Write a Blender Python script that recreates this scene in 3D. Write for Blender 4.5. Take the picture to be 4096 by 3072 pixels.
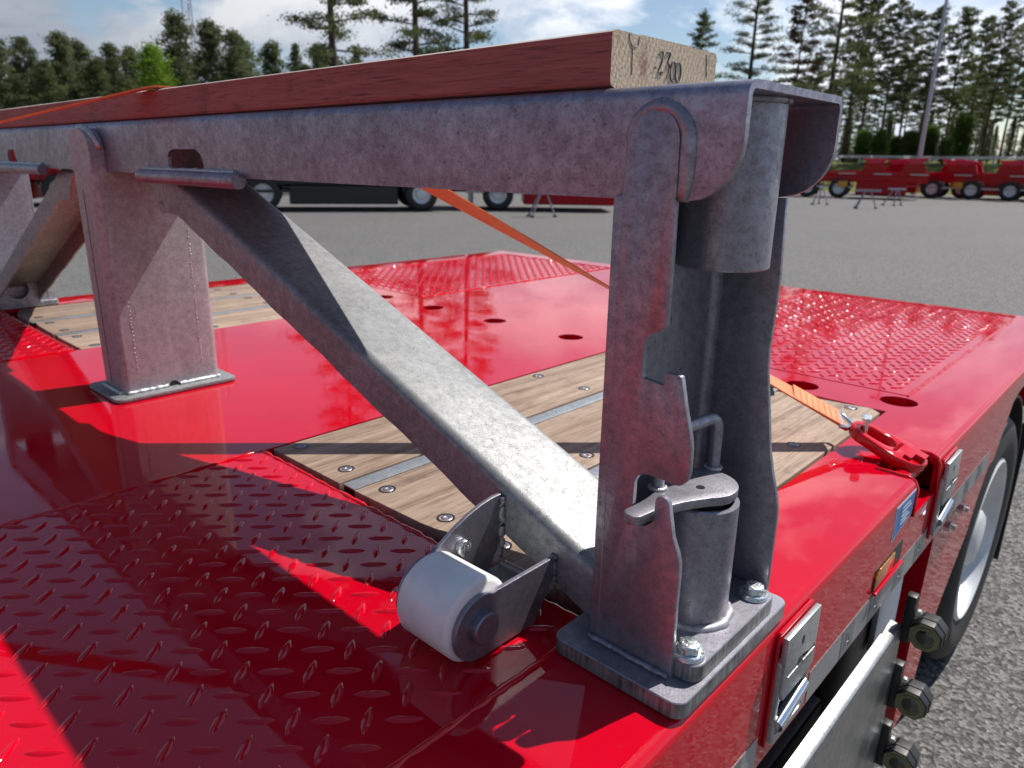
import bpy, bmesh, math, random
import numpy as np
from mathutils import Vector, Matrix, Euler

# ------------------------------------------------------------------ camera, sky, sun, exposure
scene = bpy.context.scene
for o in list(bpy.data.objects): bpy.data.objects.remove(o)
COL = scene.collection
GZ = -0.965                       # asphalt level (deck top is z = 0)

cam_d = bpy.data.cameras.new('camera'); cam = bpy.data.objects.new('camera', cam_d); COL.objects.link(cam)
cam.location = (1.51208, 0.0, 0.461)
_a, _b, _c = (math.radians(v) for v in (73.02516, 42.69282, 0.98643))
cam.rotation_euler = (Matrix.Rotation(_b, 3, 'Z') @ Matrix.Rotation(_a, 3, 'X') @ Matrix.Rotation(_c, 3, 'Z')).to_euler()
cam_d.sensor_width = 36; cam_d.lens = 36 * 2890.673 / 4096
cam_d.clip_start = 0.02; cam_d.clip_end = 3000
cam_d.dof.use_dof = True; cam_d.dof.focus_distance = 0.74; cam_d.dof.aperture_fstop = 9.5
scene.camera = cam

SUN_AZ, SUN_EL = math.radians(75.4), math.radians(53.2)      # azimuth counter-clockwise from +X
world = bpy.data.worlds.new('World'); scene.world = world; world.use_nodes = True
wn, wl = world.node_tree.nodes, world.node_tree.links; wn.clear()
w_out = wn.new('ShaderNodeOutputWorld'); w_bg = wn.new('ShaderNodeBackground'); w_bg.inputs[1].default_value = 0.09
sky = wn.new('ShaderNodeTexSky'); sky.sky_type = 'NISHITA'; sky.sun_disc = False
sky.sun_elevation = SUN_EL; sky.sun_rotation = math.radians(90) - SUN_AZ
sky.altitude = 100; sky.air_density = 1.0; sky.dust_density = 0.6; sky.ozone_density = 1.4
tc = wn.new('ShaderNodeTexCoord'); sep = wn.new('ShaderNodeSeparateXYZ'); wl.new(tc.outputs['Generated'], sep.inputs[0])
def wmath(op, a, b=None, clamp=False):
    n = wn.new('ShaderNodeMath'); n.operation = op; n.use_clamp = clamp
    for i, v in enumerate((a, b)):
        if v is None: continue
        if isinstance(v, (int, float)): n.inputs[i].default_value = v
        else: wl.new(v, n.inputs[i])
    return n.outputs[0]
comb = wn.new('ShaderNodeCombineXYZ')
wl.new(sep.outputs[0], comb.inputs[0]); wl.new(sep.outputs[1], comb.inputs[1]); wl.new(wmath('MULTIPLY', sep.outputs[2], 2.1), comb.inputs[2])
def wnoise(scale, detail, rough, off):
    mp = wn.new('ShaderNodeMapping'); mp.inputs['Location'].default_value = off; wl.new(comb.outputs[0], mp.inputs[0])
    n = wn.new('ShaderNodeTexNoise'); n.inputs['Scale'].default_value = scale; n.inputs['Detail'].default_value = detail
    n.inputs['Roughness'].default_value = rough; n.inputs['Distortion'].default_value = 0.25; wl.new(mp.outputs[0], n.inputs['Vector']); return n.outputs['Fac']
def wramp(fac, p0, p1, c0=(0, 0, 0, 1), c1=(1, 1, 1, 1)):
    r = wn.new('ShaderNodeValToRGB'); r.color_ramp.elements[0].position = p0; r.color_ramp.elements[1].position = p1
    r.color_ramp.elements[0].color = c0; r.color_ramp.elements[1].color = c1; wl.new(fac, r.inputs[0]); return r.outputs[0]
# cumulus: towers hide the gaps low over the horizon, overhead the blue shows between them
cn = wmath('SUBTRACT', wmath('ADD', wnoise(3.4, 7, 0.57, (3.1, 1.7, 0)), 0.10), wmath('MULTIPLY', sep.outputs[2], 0.42))
cover = wramp(cn, 0.47, 0.555)
shade = wramp(wnoise(2.6, 7, 0.58, (9.4, 5.2, 2)), 0.38, 0.62, (2.1, 2.9, 4.4, 1), (7.6, 7.8, 8.1, 1))
sd = wn.new('ShaderNodeVectorMath'); sd.operation = 'DOT_PRODUCT'; wl.new(tc.outputs['Generated'], sd.inputs[0])
sd.inputs[1].default_value = (math.cos(SUN_EL) * math.cos(SUN_AZ), math.cos(SUN_EL) * math.sin(SUN_AZ), math.sin(SUN_EL))
fwd = wmath('ADD', wmath('MULTIPLY', wmath('POWER', wmath('MAXIMUM', sd.outputs['Value'], 0.0), 1.2), 1.7), 0.62)      # clouds scatter forward: brighter round the sun
shm = wn.new('ShaderNodeVectorMath'); shm.operation = 'SCALE'; wl.new(shade, shm.inputs[0]); wl.new(fwd, shm.inputs['Scale']); shade = shm.outputs[0]
wmix = wn.new('ShaderNodeMix'); wmix.data_type = 'RGBA'
wl.new(cover, wmix.inputs['Factor']); wl.new(sky.outputs[0], wmix.inputs['A']); wl.new(shade, wmix.inputs['B'])
wl.new(wmix.outputs['Result'], w_bg.inputs[0]); wl.new(w_bg.outputs[0], w_out.inputs[0])

sun_d = bpy.data.lights.new('sun', 'SUN'); sun_d.energy = 5.0; sun_d.angle = math.radians(0.53); sun_d.color = (1.0, 0.955, 0.89)
sun = bpy.data.objects.new('sun', sun_d); COL.objects.link(sun)
to_sun = Vector((math.cos(SUN_EL) * math.cos(SUN_AZ), math.cos(SUN_EL) * math.sin(SUN_AZ), math.sin(SUN_EL)))
sun.rotation_euler = to_sun.to_track_quat('Z', 'Y').to_euler(); sun.location = (2, 8, 12)

vs = scene.view_settings; vs.view_transform = 'Standard'; vs.look = 'None'; vs.gamma = 1; vs.exposure = 0.25; vs.use_curve_mapping = False

# ------------------------------------------------------------------ materials
MATS = {}
class NT:
    def __init__(s, name):
        s.m = bpy.data.materials.new(name); s.m.use_nodes = True; s.n = s.m.node_tree.nodes; s.l = s.m.node_tree.links
        s.p = s.n['Principled BSDF']; s.out = s.n['Material Output']
        s.tc = s.n.new('ShaderNodeTexCoord'); MATS[name] = s.m
    def set(s, **k):
        for a, v in k.items():
            i = s.p.inputs[a.replace('_', ' ')]
            if isinstance(v, (int, float)): i.default_value = v
            elif isinstance(v, tuple): i.default_value = v if len(v) == len(i.default_value) else (*v, 1)
            else: s.l.new(v, i)
        return s
    def map(s, scale=(1, 1, 1), loc=(0, 0, 0), rot=(0, 0, 0)):
        m = s.n.new('ShaderNodeMapping'); m.inputs['Scale'].default_value = scale; m.inputs['Location'].default_value = loc
        m.inputs['Rotation'].default_value = rot; s.l.new(s.tc.outputs['Object'], m.inputs[0]); return m.outputs[0]
    def noise(s, scale, detail=4, rough=0.55, vec=None, dist=0):
        n = s.n.new('ShaderNodeTexNoise'); n.inputs['Scale'].default_value = scale; n.inputs['Detail'].default_value = detail
        n.inputs['Roughness'].default_value = rough; n.inputs['Distortion'].default_value = dist
        s.l.new(vec if vec is not None else s.tc.outputs['Object'], n.inputs['Vector']); return n.outputs['Fac']
    def voro(s, scale, vec=None, out='Distance', feature='F1'):
        n = s.n.new('ShaderNodeTexVoronoi'); n.feature = feature; n.inputs['Scale'].default_value = scale
        s.l.new(vec if vec is not None else s.tc.outputs['Object'], n.inputs['Vector']); return n.outputs[out]
    def ramp(s, fac, *stops):
        r = s.n.new('ShaderNodeValToRGB'); e = r.color_ramp.elements
        while len(e) < len(stops): e.new(0.5)
        for el, (p, c) in zip(e, stops):
            el.position = p; c = (c, c, c) if isinstance(c, (int, float)) else c; el.color = (*c, 1)
        s.l.new(fac, r.inputs[0]); return r.outputs[0]
    def mix(s, f, a, b, mode='MIX'):
        m = s.n.new('ShaderNodeMix'); m.data_type = 'RGBA'; m.blend_type = mode
        for k, v in (('Factor', f), ('A', a), ('B', b)):
            if isinstance(v, (int, float)) and k == 'Factor': m.inputs[k].default_value = v
            elif isinstance(v, tuple): m.inputs[k].default_value = (*v, 1)
            else: s.l.new(v, m.inputs[k])
        return m.outputs['Result']
    def bump(s, h, strength=0.3, dist=0.001):
        b = s.n.new('ShaderNodeBump'); b.inputs['Strength'].default_value = strength; b.inputs['Distance'].default_value = dist
        s.l.new(h, b.inputs['Height']); s.l.new(b.outputs[0], s.p.inputs['Normal']); return s

def galv(name, lo, hi, pits=False, metal=0.55, r0=0.40, r1=0.62, streak=None):
    t = NT(name)
    big = t.noise(11, 3, 0.6, vec=t.map(streak) if streak else None); mid = t.noise(95, 4, 0.72); fine = t.noise(430, 2, 0.65)
    sp = t.voro(130, out='Color')
    f = t.mix(0.42, big, mid); f2 = t.mix(0.5, mid, fine)
    c1 = tuple((a + b) / 2 for a, b in zip(lo, hi))
    col = t.ramp(f, (0.34, lo), (0.50, c1), (0.66, hi))
    col = t.mix(1.0, col, t.ramp(f2, (0.38, 0.84), (0.52, 1.0), (0.66, 1.10)), 'MULTIPLY')
    col = t.mix(1.0, col, t.ramp(sp, (0.0, 0.90), (1.0, 1.08)), 'MULTIPLY')
    spk = t.ramp(t.noise(150, 2, 0.5, vec=t.map((1, 1, 1), (0.3, 0.2, 0.7))), (0.67, 1.0), (0.73, 0.66))
    col = t.mix(1.0, col, spk, 'MULTIPLY')
    run = t.ramp(t.noise(1, 3, 0.6, vec=t.map((55, 55, 5))), (0.60, 1.0), (0.72, 1.18)); col = t.mix(1.0, col, run, 'MULTIPLY')
    if pits:
        pit = t.ramp(t.voro(210, vec=t.map((1, 1, 1))), (0.10, 0.35), (0.22, 1.0))
        sel = t.ramp(t.noise(45, 3), (0.44, 1.0), (0.56, 0.0))
        pm = t.mix(sel, pit, (1, 1, 1)); col = t.mix(1.0, col, pm, 'MULTIPLY')
    t.set(Base_Color=col, Metallic=metal, Roughness=t.ramp(f2, (0.35, r1), (0.65, r0)))
    t.bump(t.mix(0.5, mid, fine), 0.32, 0.0012); return t
galv('galvanised', (0.23, 0.218, 0.258), (0.38, 0.362, 0.425), metal=0.85, r0=0.34, r1=0.56)
galv('galvanised_streaked', (0.232, 0.224, 0.255), (0.37, 0.358, 0.408), metal=0.68, r0=0.34, r1=0.56, streak=(1, 1, 0.25))
galv('galvanised_bright', (0.20, 0.205, 0.208), (0.33, 0.335, 0.337), pits=True, metal=0.45, r0=0.42, r1=0.6)
galv('galvanised_pale', (0.34, 0.35, 0.355), (0.46, 0.47, 0.475), metal=0.6, r0=0.32, r1=0.45)
galv('galvanised_matte', (0.29, 0.287, 0.30), (0.43, 0.427, 0.445), metal=0.45, streak=(1, 1, 0.3))
galv('galvanised_sheet', (0.26, 0.268, 0.27), (0.34, 0.35, 0.352), metal=0.85, r0=0.28, r1=0.40)
def cutsteel():
    t = NT('cut_steel'); st = t.noise(1, 4, 0.7, vec=t.map((260, 260, 14))); f = t.noise(60, 4)
    t.set(Base_Color=t.ramp(t.mix(0.6, f, st), (0.36, (0.09, 0.09, 0.095)), (0.52, (0.25, 0.25, 0.255)), (0.64, (0.36, 0.36, 0.36))), Metallic=0.6, Roughness=0.55)
    t.bump(st, 0.5, 0.001)
cutsteel()
def weld():
    t = NT('weld_zinc'); n = t.noise(160, 5, 0.7); t.set(Base_Color=t.ramp(n, (0.35, (0.36, 0.37, 0.38)), (0.65, (0.62, 0.62, 0.61))), Metallic=0.6, Roughness=0.42).bump(n, 0.6, 0.002)
weld()
t = NT('zinc_bolt'); n = t.noise(300, 3); t.set(Base_Color=t.ramp(n, (0.4, (0.62, 0.67, 0.68)), (0.6, (0.78, 0.82, 0.82))), Metallic=0.95, Roughness=t.ramp(n, (0.3, 0.22), (0.7, 0.4))).bump(n, 0.08, 0.0004)
t = NT('chrome'); t.set(Base_Color=(0.75, 0.78, 0.82), Metallic=1.0, Roughness=0.12)
def red(name, base, rough=0.32, coat=1.0, cr=0.02, wob=0.05):
    t = NT(name); b = t.noise(6, 3); d = t.noise(800, 1); dn = t.noise(18, 5, 0.72)
    dust = t.ramp(dn, (0.58, 0.0), (0.86, 0.10)); scr = t.ramp(t.noise(1, 2, 0.5, vec=t.map((420, 16, 60), rot=(0, 0, 0.5))), (0.70, 0.0), (0.78, 1.0)); sel = t.ramp(t.noise(5, 3), (0.52, 0.0), (0.66, 1.0))
    col = t.mix(dust, t.mix(t.ramp(b, (0.3, 0.0), (0.7, 1.0)), tuple(v * 0.90 for v in base), base), (0.40, 0.20, 0.18))
    scm = t.mix(1.0, scr, sel, 'MULTIPLY'); col = t.mix(t.mix(1.0, scm, (0.12, 0.12, 0.12), 'MULTIPLY'), col, (0.62, 0.16, 0.15))
    cro = t.mix(1.0, t.ramp(dn, (0.45, cr), (0.8, cr + 0.14)), t.mix(1.0, scm, (0.12, 0.12, 0.12), 'MULTIPLY'), 'ADD')
    t.set(Base_Color=col, Roughness=rough, Specular_IOR_Level=0.0, Coat_Weight=coat, Coat_Roughness=cro, Coat_IOR=1.5)
    t.bump(t.mix(0.25, b, d), wob, 0.004)
    return t
red('red_paint', (0.53, 0.0006, 0.013))
red('red_bumps', (0.53, 0.0006, 0.013), wob=0.02)
red('red_saddle_sunlit', (0.62, 0.02, 0.06), 0.4, 0.6, 0.15)  # lighter, pinker red: sunlight on the dished saddles put into the base colour
red('red_far', (0.42, 0.003, 0.012), 0.4, 0.5, 0.12)
t = NT('red_bead'); n = t.noise(120, 4, 0.65); t.set(Base_Color=(0.58, 0.0008, 0.008), Roughness=0.3, Specular_IOR_Level=0.0, Coat_Weight=1.0, Coat_Roughness=0.04).bump(n, 0.7, 0.003)
def wood(name, axis, stops, gs=1.0, rough=0.72):
    t = NT(name); sc = [46 * gs] * 3; sc[axis] = 1.7 * gs; sf = [240 * gs] * 3; sf[axis] = 9 * gs
    oi = t.n.new('ShaderNodeObjectInfo'); add = t.n.new('ShaderNodeVectorMath'); add.operation = 'ADD'
    cmb = t.n.new('ShaderNodeCombineXYZ')
    for k in range(3): t.l.new(oi.outputs['Random'], cmb.inputs[k])
    mul = t.n.new('ShaderNodeVectorMath'); mul.operation = 'SCALE'; mul.inputs['Scale'].default_value = 37; t.l.new(cmb.outputs[0], mul.inputs[0])
    t.l.new(t.tc.outputs['Object'], add.inputs[0]); t.l.new(mul.outputs[0], add.inputs[1])
    def mp(s):
        m = t.n.new('ShaderNodeMapping'); m.inputs['Scale'].default_value = s; t.l.new(add.outputs[0], m.inputs[0]); return m.outputs[0]
    g = t.noise(1, 5, 0.62, vec=mp(sc), dist=0.6); fn = t.noise(1, 3, 0.6, vec=mp(sf))
    blot = t.noise(9, 4, 0.6)
    col = t.ramp(t.mix(0.25, g, blot), *stops)
    col = t.mix(1.0, col, t.ramp(fn, (0.34, 0.74), (0.5, 1.0)), 'MULTIPLY')
    rv = t.ramp(oi.outputs['Random'], (0.0, 0.82), (1.0, 1.10)); col = t.mix(1.0, col, rv, 'MULTIPLY')
    stain = t.ramp(t.noise(16, 5, 0.7, vec=mp((1, 1, 1))), (0.56, 1.0), (0.74, 0.62)); col = t.mix(1.0, col, stain, 'MULTIPLY')
    pore = t.ramp(t.noise(1, 1, 0.5, vec=mp([520 if k != axis else 26 for k in range(3)])), (0.30, 0.62), (0.40, 1.0)); col = t.mix(1.0, col, pore, 'MULTIPLY')
    t.set(Base_Color=col, Roughness=rough, Specular_IOR_Level=0.3).bump(t.mix(0.5, g, fn), 0.45, 0.0016); return t
wood('deck_wood', 1, ((0.34, (0.20, 0.135, 0.095)), (0.5, (0.345, 0.245, 0.18)), (0.66, (0.45, 0.345, 0.265))))
wood('plank_wood', 0, ((0.34, (0.30, 0.115, 0.095)), (0.5, (0.36, 0.145, 0.12)), (0.66, (0.42, 0.175, 0.145))), 2.2)
t = NT('plank_top'); n = t.noise(1, 4, vec=t.map((3, 60, 60))); t.set(Base_Color=t.ramp(n, (0.35, (0.30, 0.23, 0.20)), (0.65, (0.52, 0.45, 0.40))), Roughness=0.8).bump(n, 0.5, 0.002)
def endgrain():
    t = NT('end_grain'); wv = t.n.new('ShaderNodeTexWave'); wv.wave_type = 'BANDS'; wv.bands_direction = 'Y'; wv.inputs['Scale'].default_value = 55
    wv.inputs['Distortion'].default_value = 5; wv.inputs['Detail'].default_value = 3
    t.l.new(t.map((1, 1, 1), rot=(0.55, 0, 0)), wv.inputs['Vector'])
    n = t.noise(330, 4, 0.65); st = t.ramp(t.noise(26, 4, 0.7, vec=t.map((1, 1, 1), (0, 0.03, 0.02))), (0.57, 0.0), (0.70, 0.75))
    c = t.mix(0.35, t.ramp(n, (0.35, (0.48, 0.37, 0.25)), (0.65, (0.62, 0.51, 0.37))), t.ramp(wv.outputs['Fac'], (0.2, (0.46, 0.35, 0.24)), (0.8, (0.62, 0.52, 0.39))))
    c = t.mix(st, c, (0.24, 0.10, 0.07)); t.set(Base_Color=c, Roughness=0.85, Specular_IOR_Level=0.2)
    t.bump(t.mix(0.3, n, wv.outputs['Fac']), 0.7, 0.0018)
endgrain()
t = NT('marker_ink'); t.set(Base_Color=(0.10, 0.105, 0.11), Roughness=0.7)
t = NT('nylon'); n = t.noise(40, 4); t.set(Base_Color=t.ramp(n, (0.4, (0.78, 0.775, 0.76)), (0.6, (0.84, 0.835, 0.82))), Roughness=0.38, Coat_Weight=0.2, Coat_Roughness=0.3)
t = NT('rubber'); n = t.noise(60, 5); t.set(Base_Color=t.ramp(n, (0.35, (0.012, 0.012, 0.012)), (0.7, (0.03, 0.03, 0.029))), Roughness=0.62).bump(n, 0.15, 0.001)
t = NT('rim_silver'); n = t.noise(12, 5); t.set(Base_Color=t.ramp(n, (0.3, (0.62, 0.63, 0.64)), (0.7, (0.74, 0.75, 0.75))), Metallic=0.25, Roughness=0.36)
t = NT('black_plastic'); n = t.noise(90, 4); t.set(Base_Color=t.ramp(n, (0.3, (0.012, 0.012, 0.013)), (0.7, (0.022, 0.022, 0.022))), Roughness=0.45).bump(n, 0.1, 0.0006)
t = NT('black_steel'); t.set(Base_Color=(0.012, 0.012, 0.014), Roughness=0.4)
t = NT('lamp_glass'); t.set(Base_Color=(0.20, 0.20, 0.09), Roughness=0.12, Metallic=0.15, Coat_Weight=1.0, Coat_Roughness=0.03)
t = NT('lamp_core'); t.set(Base_Color=(0.03, 0.03, 0.02), Roughness=0.1, Coat_Weight=1.0)
t = NT('amber'); n = t.voro(160); t.set(Base_Color=t.ramp(n, (0.1, (0.30, 0.08, 0.004)), (0.6, (0.55, 0.19, 0.012))), Roughness=0.15, Coat_Weight=1.0)
t = NT('tape_white')
hx = t.voro(170, vec=t.map((1, 1, 1)), out='Distance', feature='DISTANCE_TO_EDGE'); n = t.noise(20, 4)
t.set(Base_Color=t.mix(t.ramp(hx, (0.02, 0.0), (0.08, 1.0)), (0.42, 0.42, 0.42), t.ramp(n, (0.3, (0.24, 0.24, 0.245)), (0.7, (0.32, 0.32, 0.325)))), Roughness=0.3, Metallic=0.3)
t = NT('tape_mark'); t.set(Base_Color=(0.19, 0.19, 0.19), Roughness=0.32, Metallic=0.2)
t = NT('tape_line'); t.set(Base_Color=(0.40, 0.40, 0.42), Roughness=0.3, Metallic=0.2)
t = NT('sticker_blue'); t.set(Base_Color=(0.03, 0.17, 0.46), Roughness=0.3)
t = NT('sticker_white'); t.set(Base_Color=(0.62, 0.66, 0.70), Roughness=0.35)
t = NT('label_blue'); t.set(Base_Color=(0.07, 0.27, 0.38), Roughness=0.5)
def strapm():
    t = NT('strap_orange'); w = t.noise(1, 2, vec=t.map((900, 130, 900))); n = t.noise(30, 3)
    t.set(Base_Color=t.mix(t.ramp(n, (0.3, 0.0), (0.7, 1.0)), (0.80, 0.17, 0.035), (0.88, 0.26, 0.07)), Roughness=0.6, Sheen_Weight=0.25).bump(w, 0.6, 0.0015)
strapm()
t = NT('strap_stitch'); t.set(Base_Color=(0.85, 0.42, 0.20), Roughness=0.7)
def asphalt():
    t = NT('asphalt'); v = t.voro(95); v2 = t.voro(230); big = t.noise(0.35, 5, 0.6); mid = t.noise(3.5, 5, 0.65); fine = t.noise(140, 4, 0.7)
    agg = t.ramp(t.mix(0.4, t.voro(95, out='Color'), fine), (0.28, (0.045, 0.043, 0.041)), (0.5, (0.118, 0.114, 0.109)), (0.74, (0.26, 0.25, 0.24)))
    pat = t.ramp(t.mix(0.5, big, mid), (0.35, 0.90), (0.65, 1.05))
    t.set(Base_Color=t.mix(1.0, agg, pat, 'MULTIPLY'), Roughness=0.82, Specular_IOR_Level=0.35)
    t.bump(t.mix(0.5, v, fine), 0.9, 0.010)
asphalt()
def grassm():
    t = NT('grass_ground'); n = t.noise(0.6, 6, 0.65); f = t.noise(9, 4)
    t.set(Base_Color=t.ramp(t.mix(0.5, n, f), (0.35, (0.05, 0.055, 0.018)), (0.5, (0.12, 0.13, 0.035)), (0.66, (0.22, 0.21, 0.08))), Roughness=0.95, Specular_IOR_Level=0.1)
grassm()
def leafm(name, a, b, tr=0.35, scale=0.8):
    t = NT(name); n = t.noise(scale, 3); oi = t.n.new('ShaderNodeObjectInfo')
    col = t.mix(t.ramp(n, (0.35, 0.0), (0.65, 1.0)), a, b); col = t.mix(1.0, col, t.ramp(oi.outputs['Random'], (0, 0.75), (1, 1.15)), 'MULTIPLY')
    t.set(Base_Color=col, Roughness=0.7, Specular_IOR_Level=0.2)
    tr_n = t.n.new('ShaderNodeBsdfTranslucent'); t.l.new(col, tr_n.inputs[0]); ms = t.n.new('ShaderNodeMixShader'); ms.inputs[0].default_value = tr
    t.l.new(t.p.outputs[0], ms.inputs[1]); t.l.new(tr_n.outputs[0], ms.inputs[2]); t.l.new(ms.outputs[0], t.out.inputs[0])
leafm('needles_pine', (0.075, 0.095, 0.038), (0.13, 0.15, 0.06), 0.48)
leafm('needles_spruce', (0.095, 0.12, 0.055), (0.165, 0.19, 0.085), 0.48)
leafm('needles_brown', (0.12, 0.07, 0.035), (0.10, 0.085, 0.04))
leafm('leaves_birch', (0.14, 0.24, 0.025), (0.22, 0.34, 0.04), 0.5)
leafm('leaves_shrub', (0.07, 0.12, 0.02), (0.12, 0.19, 0.035), 0.45)
t = NT('bark_pine'); n = t.noise(1, 5, 0.65, vec=t.map((9, 9, 1.6))); t.set(Base_Color=t.ramp(n, (0.35, (0.045, 0.03, 0.024)), (0.65, (0.13, 0.085, 0.062))), Roughness=0.9).bump(n, 0.8, 0.03)
t = NT('pole_paint'); t.set(Base_Color=(0.42, 0.42, 0.48), Roughness=0.4, Metallic=0.4)
t = NT('white_paint'); t.set(Base_Color=(0.72, 0.73, 0.74), Roughness=0.4)
t = NT('yellow_plastic'); t.set(Base_Color=(0.65, 0.30, 0.015), Roughness=0.4)
t = NT('dark_seam'); t.set(Base_Color=(0.09, 0.07, 0.08), Roughness=0.6, Metallic=0.4)

# ------------------------------------------------------------------ mesh helpers
ORG = {}
def empty(name, loc, label=None, cat=None, group=None):
    o = bpy.data.objects.new(name, None); COL.objects.link(o); o.location = loc; o.empty_display_size = 0.05; ORG[o.name] = Vector(loc)
    return tag(o, label, cat, group)
def tag(o, label=None, cat=None, group=None, kind=None):
    if label: o['label'] = label
    if cat: o['category'] = cat
    if group: o['group'] = group
    if kind: o['kind'] = kind
    return o
def finish(name, bm, mats, parent=None, sharp=38, smooth=True, recalc=True, at=None):
    if recalc: bmesh.ops.recalc_face_normals(bm, faces=bm.faces[:])
    org = ORG[parent.name] if parent else Vector((0, 0, 0))
    if at is not None: org = Vector(at)
    bmesh.ops.translate(bm, verts=bm.verts[:], vec=-org)
    me = bpy.data.meshes.new(name); bm.to_mesh(me); bm.free()
    for m in (mats if isinstance(mats, (list, tuple)) else [mats]): me.materials.append(MATS[m])
    if smooth:
        me.shade_smooth(); me.set_sharp_from_angle(angle=math.radians(sharp))
    return link(name, me, parent, at)
def link(name, me, parent=None, at=None):
    o = bpy.data.objects.new(name, me); COL.objects.link(o)
    if parent: o.parent = parent; base = ORG[parent.name]
    else: base = Vector((0, 0, 0))
    if at is not None: o.location = Vector(at) - base
    ORG[o.name] = Vector(at) if (at is not None and not parent) else base
    if at is not None and parent: ORG[o.name] = Vector(at)
    return o
def B(): return bmesh.new()
def box(bm, x0, x1, y0, y1, z0, z1):
    v = [bm.verts.new(p) for p in ((x0, y0, z0), (x1, y0, z0), (x1, y1, z0), (x0, y1, z0), (x0, y0, z1), (x1, y0, z1), (x1, y1, z1), (x0, y1, z1))]
    return [bm.faces.new([v[i] for i in f]) for f in ((3, 2, 1, 0), (4, 5, 6, 7), (0, 1, 5, 4), (1, 2, 6, 5), (2, 3, 7, 6), (3, 0, 4, 7))]
def P3(axis, u, v, w):
    return {'X': (w, u, v), 'Y': (u, w, v), 'Z': (u, v, w)}[axis]
def prism(bm, outline, axis, a, b):
    lo = [bm.verts.new(P3(axis, u, v, a)) for u, v in outline]; hi = [bm.verts.new(P3(axis, u, v, b)) for u, v in outline]
    n = len(lo); bm.faces.new(lo[::-1]); bm.faces.new(hi)
    for i in range(n): bm.faces.new((lo[i], lo[(i + 1) % n], hi[(i + 1) % n], hi[i]))
def ringprism(bm, outer, inner, axis, a, b):
    n = len(outer)
    vs_ = [[bm.verts.new(P3(axis, u, v, w)) for u, v in ol] for w in (a, b) for ol in (outer, inner)]
    oa, ia, ob, ib = vs_
    for i in range(n):
        j = (i + 1) % n
        bm.faces.new((oa[i], oa[j], ob[j], ob[i])); bm.faces.new((ia[j], ia[i], ib[i], ib[j]))
        bm.faces.new((oa[j], oa[i], ia[i], ia[j])); bm.faces.new((ob[i], ob[j], ib[j], ib[i]))
def rrect(x0, x1, y0, y1, r, n=5):
    out = []
    for cx, cy, a in ((x1 - r, y1 - r, 0), (x0 + r, y1 - r, 90), (x0 + r, y0 + r, 180), (x1 - r, y0 + r, 270)):
        for k in range(n + 1):
            t_ = math.radians(a + 90 * k / n); out.append((cx + r * math.cos(t_), cy + r * math.sin(t_)))
    return out
def circ(cx, cy, r, n=24, a0=0.0): return [(cx + r * math.cos(a0 + 2 * math.pi * k / n), cy + r * math.sin(a0 + 2 * math.pi * k / n)) for k in range(n)]
def bevel(bm, off, seg=2, ang=28):
    bmesh.ops.recalc_face_normals(bm, faces=bm.faces[:])
    e = [e for e in bm.edges if len(e.link_faces) == 2 and e.calc_face_angle(0) > math.radians(ang)]
    bmesh.ops.bevel(bm, geom=e, offset=off, segments=seg, affect='EDGES', profile=0.5, clamp_overlap=True)
def frame(d):
    d = Vector(d).normalized(); u = d.cross(Vector((0, 0, 1)));
    if u.length < 1e-4: u = Vector((1, 0, 0))
    u.normalize(); return u, d.cross(u).normalized()
def tube(bm, path, rad, n=10, caps=True, jit=0, rnd=None, ref=None):
    path = [Vector(p) for p in path]; rings = []
    for i, p in enumerate(path):
        d = path[min(i + 1, len(path) - 1)] - path[max(i - 1, 0)]; u, v = frame(d)
        if ref is not None: u = d.cross(Vector(ref)).normalized(); v = d.normalized().cross(u)
        r = rad[i] if isinstance(rad, (list, tuple)) else rad
        rings.append([bm.verts.new(p + (u * math.cos(2 * math.pi * k / n) + v * math.sin(2 * math.pi * k / n)) * (r * (1 + (rnd.uniform(-jit, jit) if jit else 0)))) for k in range(n)])
    for a, b in zip(rings, rings[1:]):
        for k in range(n): bm.faces.new((a[k], a[(k + 1) % n], b[(k + 1) % n], b[k]))
    if caps: bm.faces.new(rings[0][::-1]); bm.faces.new(rings[-1])
def lathe(bm, prof, org, axis, n=32, close=False):
    """prof: list of (radius, offset along axis)"""
    org = Vector(org); ax = {'X': Vector((1, 0, 0)), 'Y': Vector((0, 1, 0)), 'Z': Vector((0, 0, 1))}[axis]; u, v = frame(ax); rings = []
    for r, h in prof:
        c = org + ax * h
        rings.append([bm.verts.new(c)] if r < 1e-6 else [bm.verts.new(c + (u * math.cos(2 * math.pi * k / n) + v * math.sin(2 * math.pi * k / n)) * r) for k in range(n)])
    seq = list(zip(rings, rings[1:])) + ([(rings[-1], rings[0])] if close else [])
    for a, b in seq:
        for k in range(n):
            j = (k + 1) % n
            if len(a) == 1 and len(b) == 1: continue
            if len(a) == 1: bm.faces.new((a[0], b[j], b[k]))
            elif len(b) == 1: bm.faces.new((a[k], a[j], b[0]))
            else: bm.faces.new((a[k], a[j], b[j], b[k]))
def cut(obj, fills):
    tmp = []
    for fill in fills:
        b = B(); fill(b); bmesh.ops.recalc_face_normals(b, faces=b.faces[:])
        me = bpy.data.meshes.new('t'); b.to_mesh(me); b.free(); o = bpy.data.objects.new('t', me); COL.objects.link(o)
        m = obj.modifiers.new('b', 'BOOLEAN'); m.operation = 'DIFFERENCE'; m.object = o; m.solver = 'EXACT'; tmp.append(o)
    bpy.context.view_layer.update(); dg = bpy.context.evaluated_depsgraph_get()
    me = bpy.data.meshes.new_from_object(obj.evaluated_get(dg)); obj.modifiers.clear(); old = obj.data; obj.data = me; me.name = obj.name
    for o in tmp: bpy.data.objects.remove(o)
    bpy.data.meshes.remove(old); me.shade_smooth(); me.set_sharp_from_angle(angle=math.radians(30))
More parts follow.
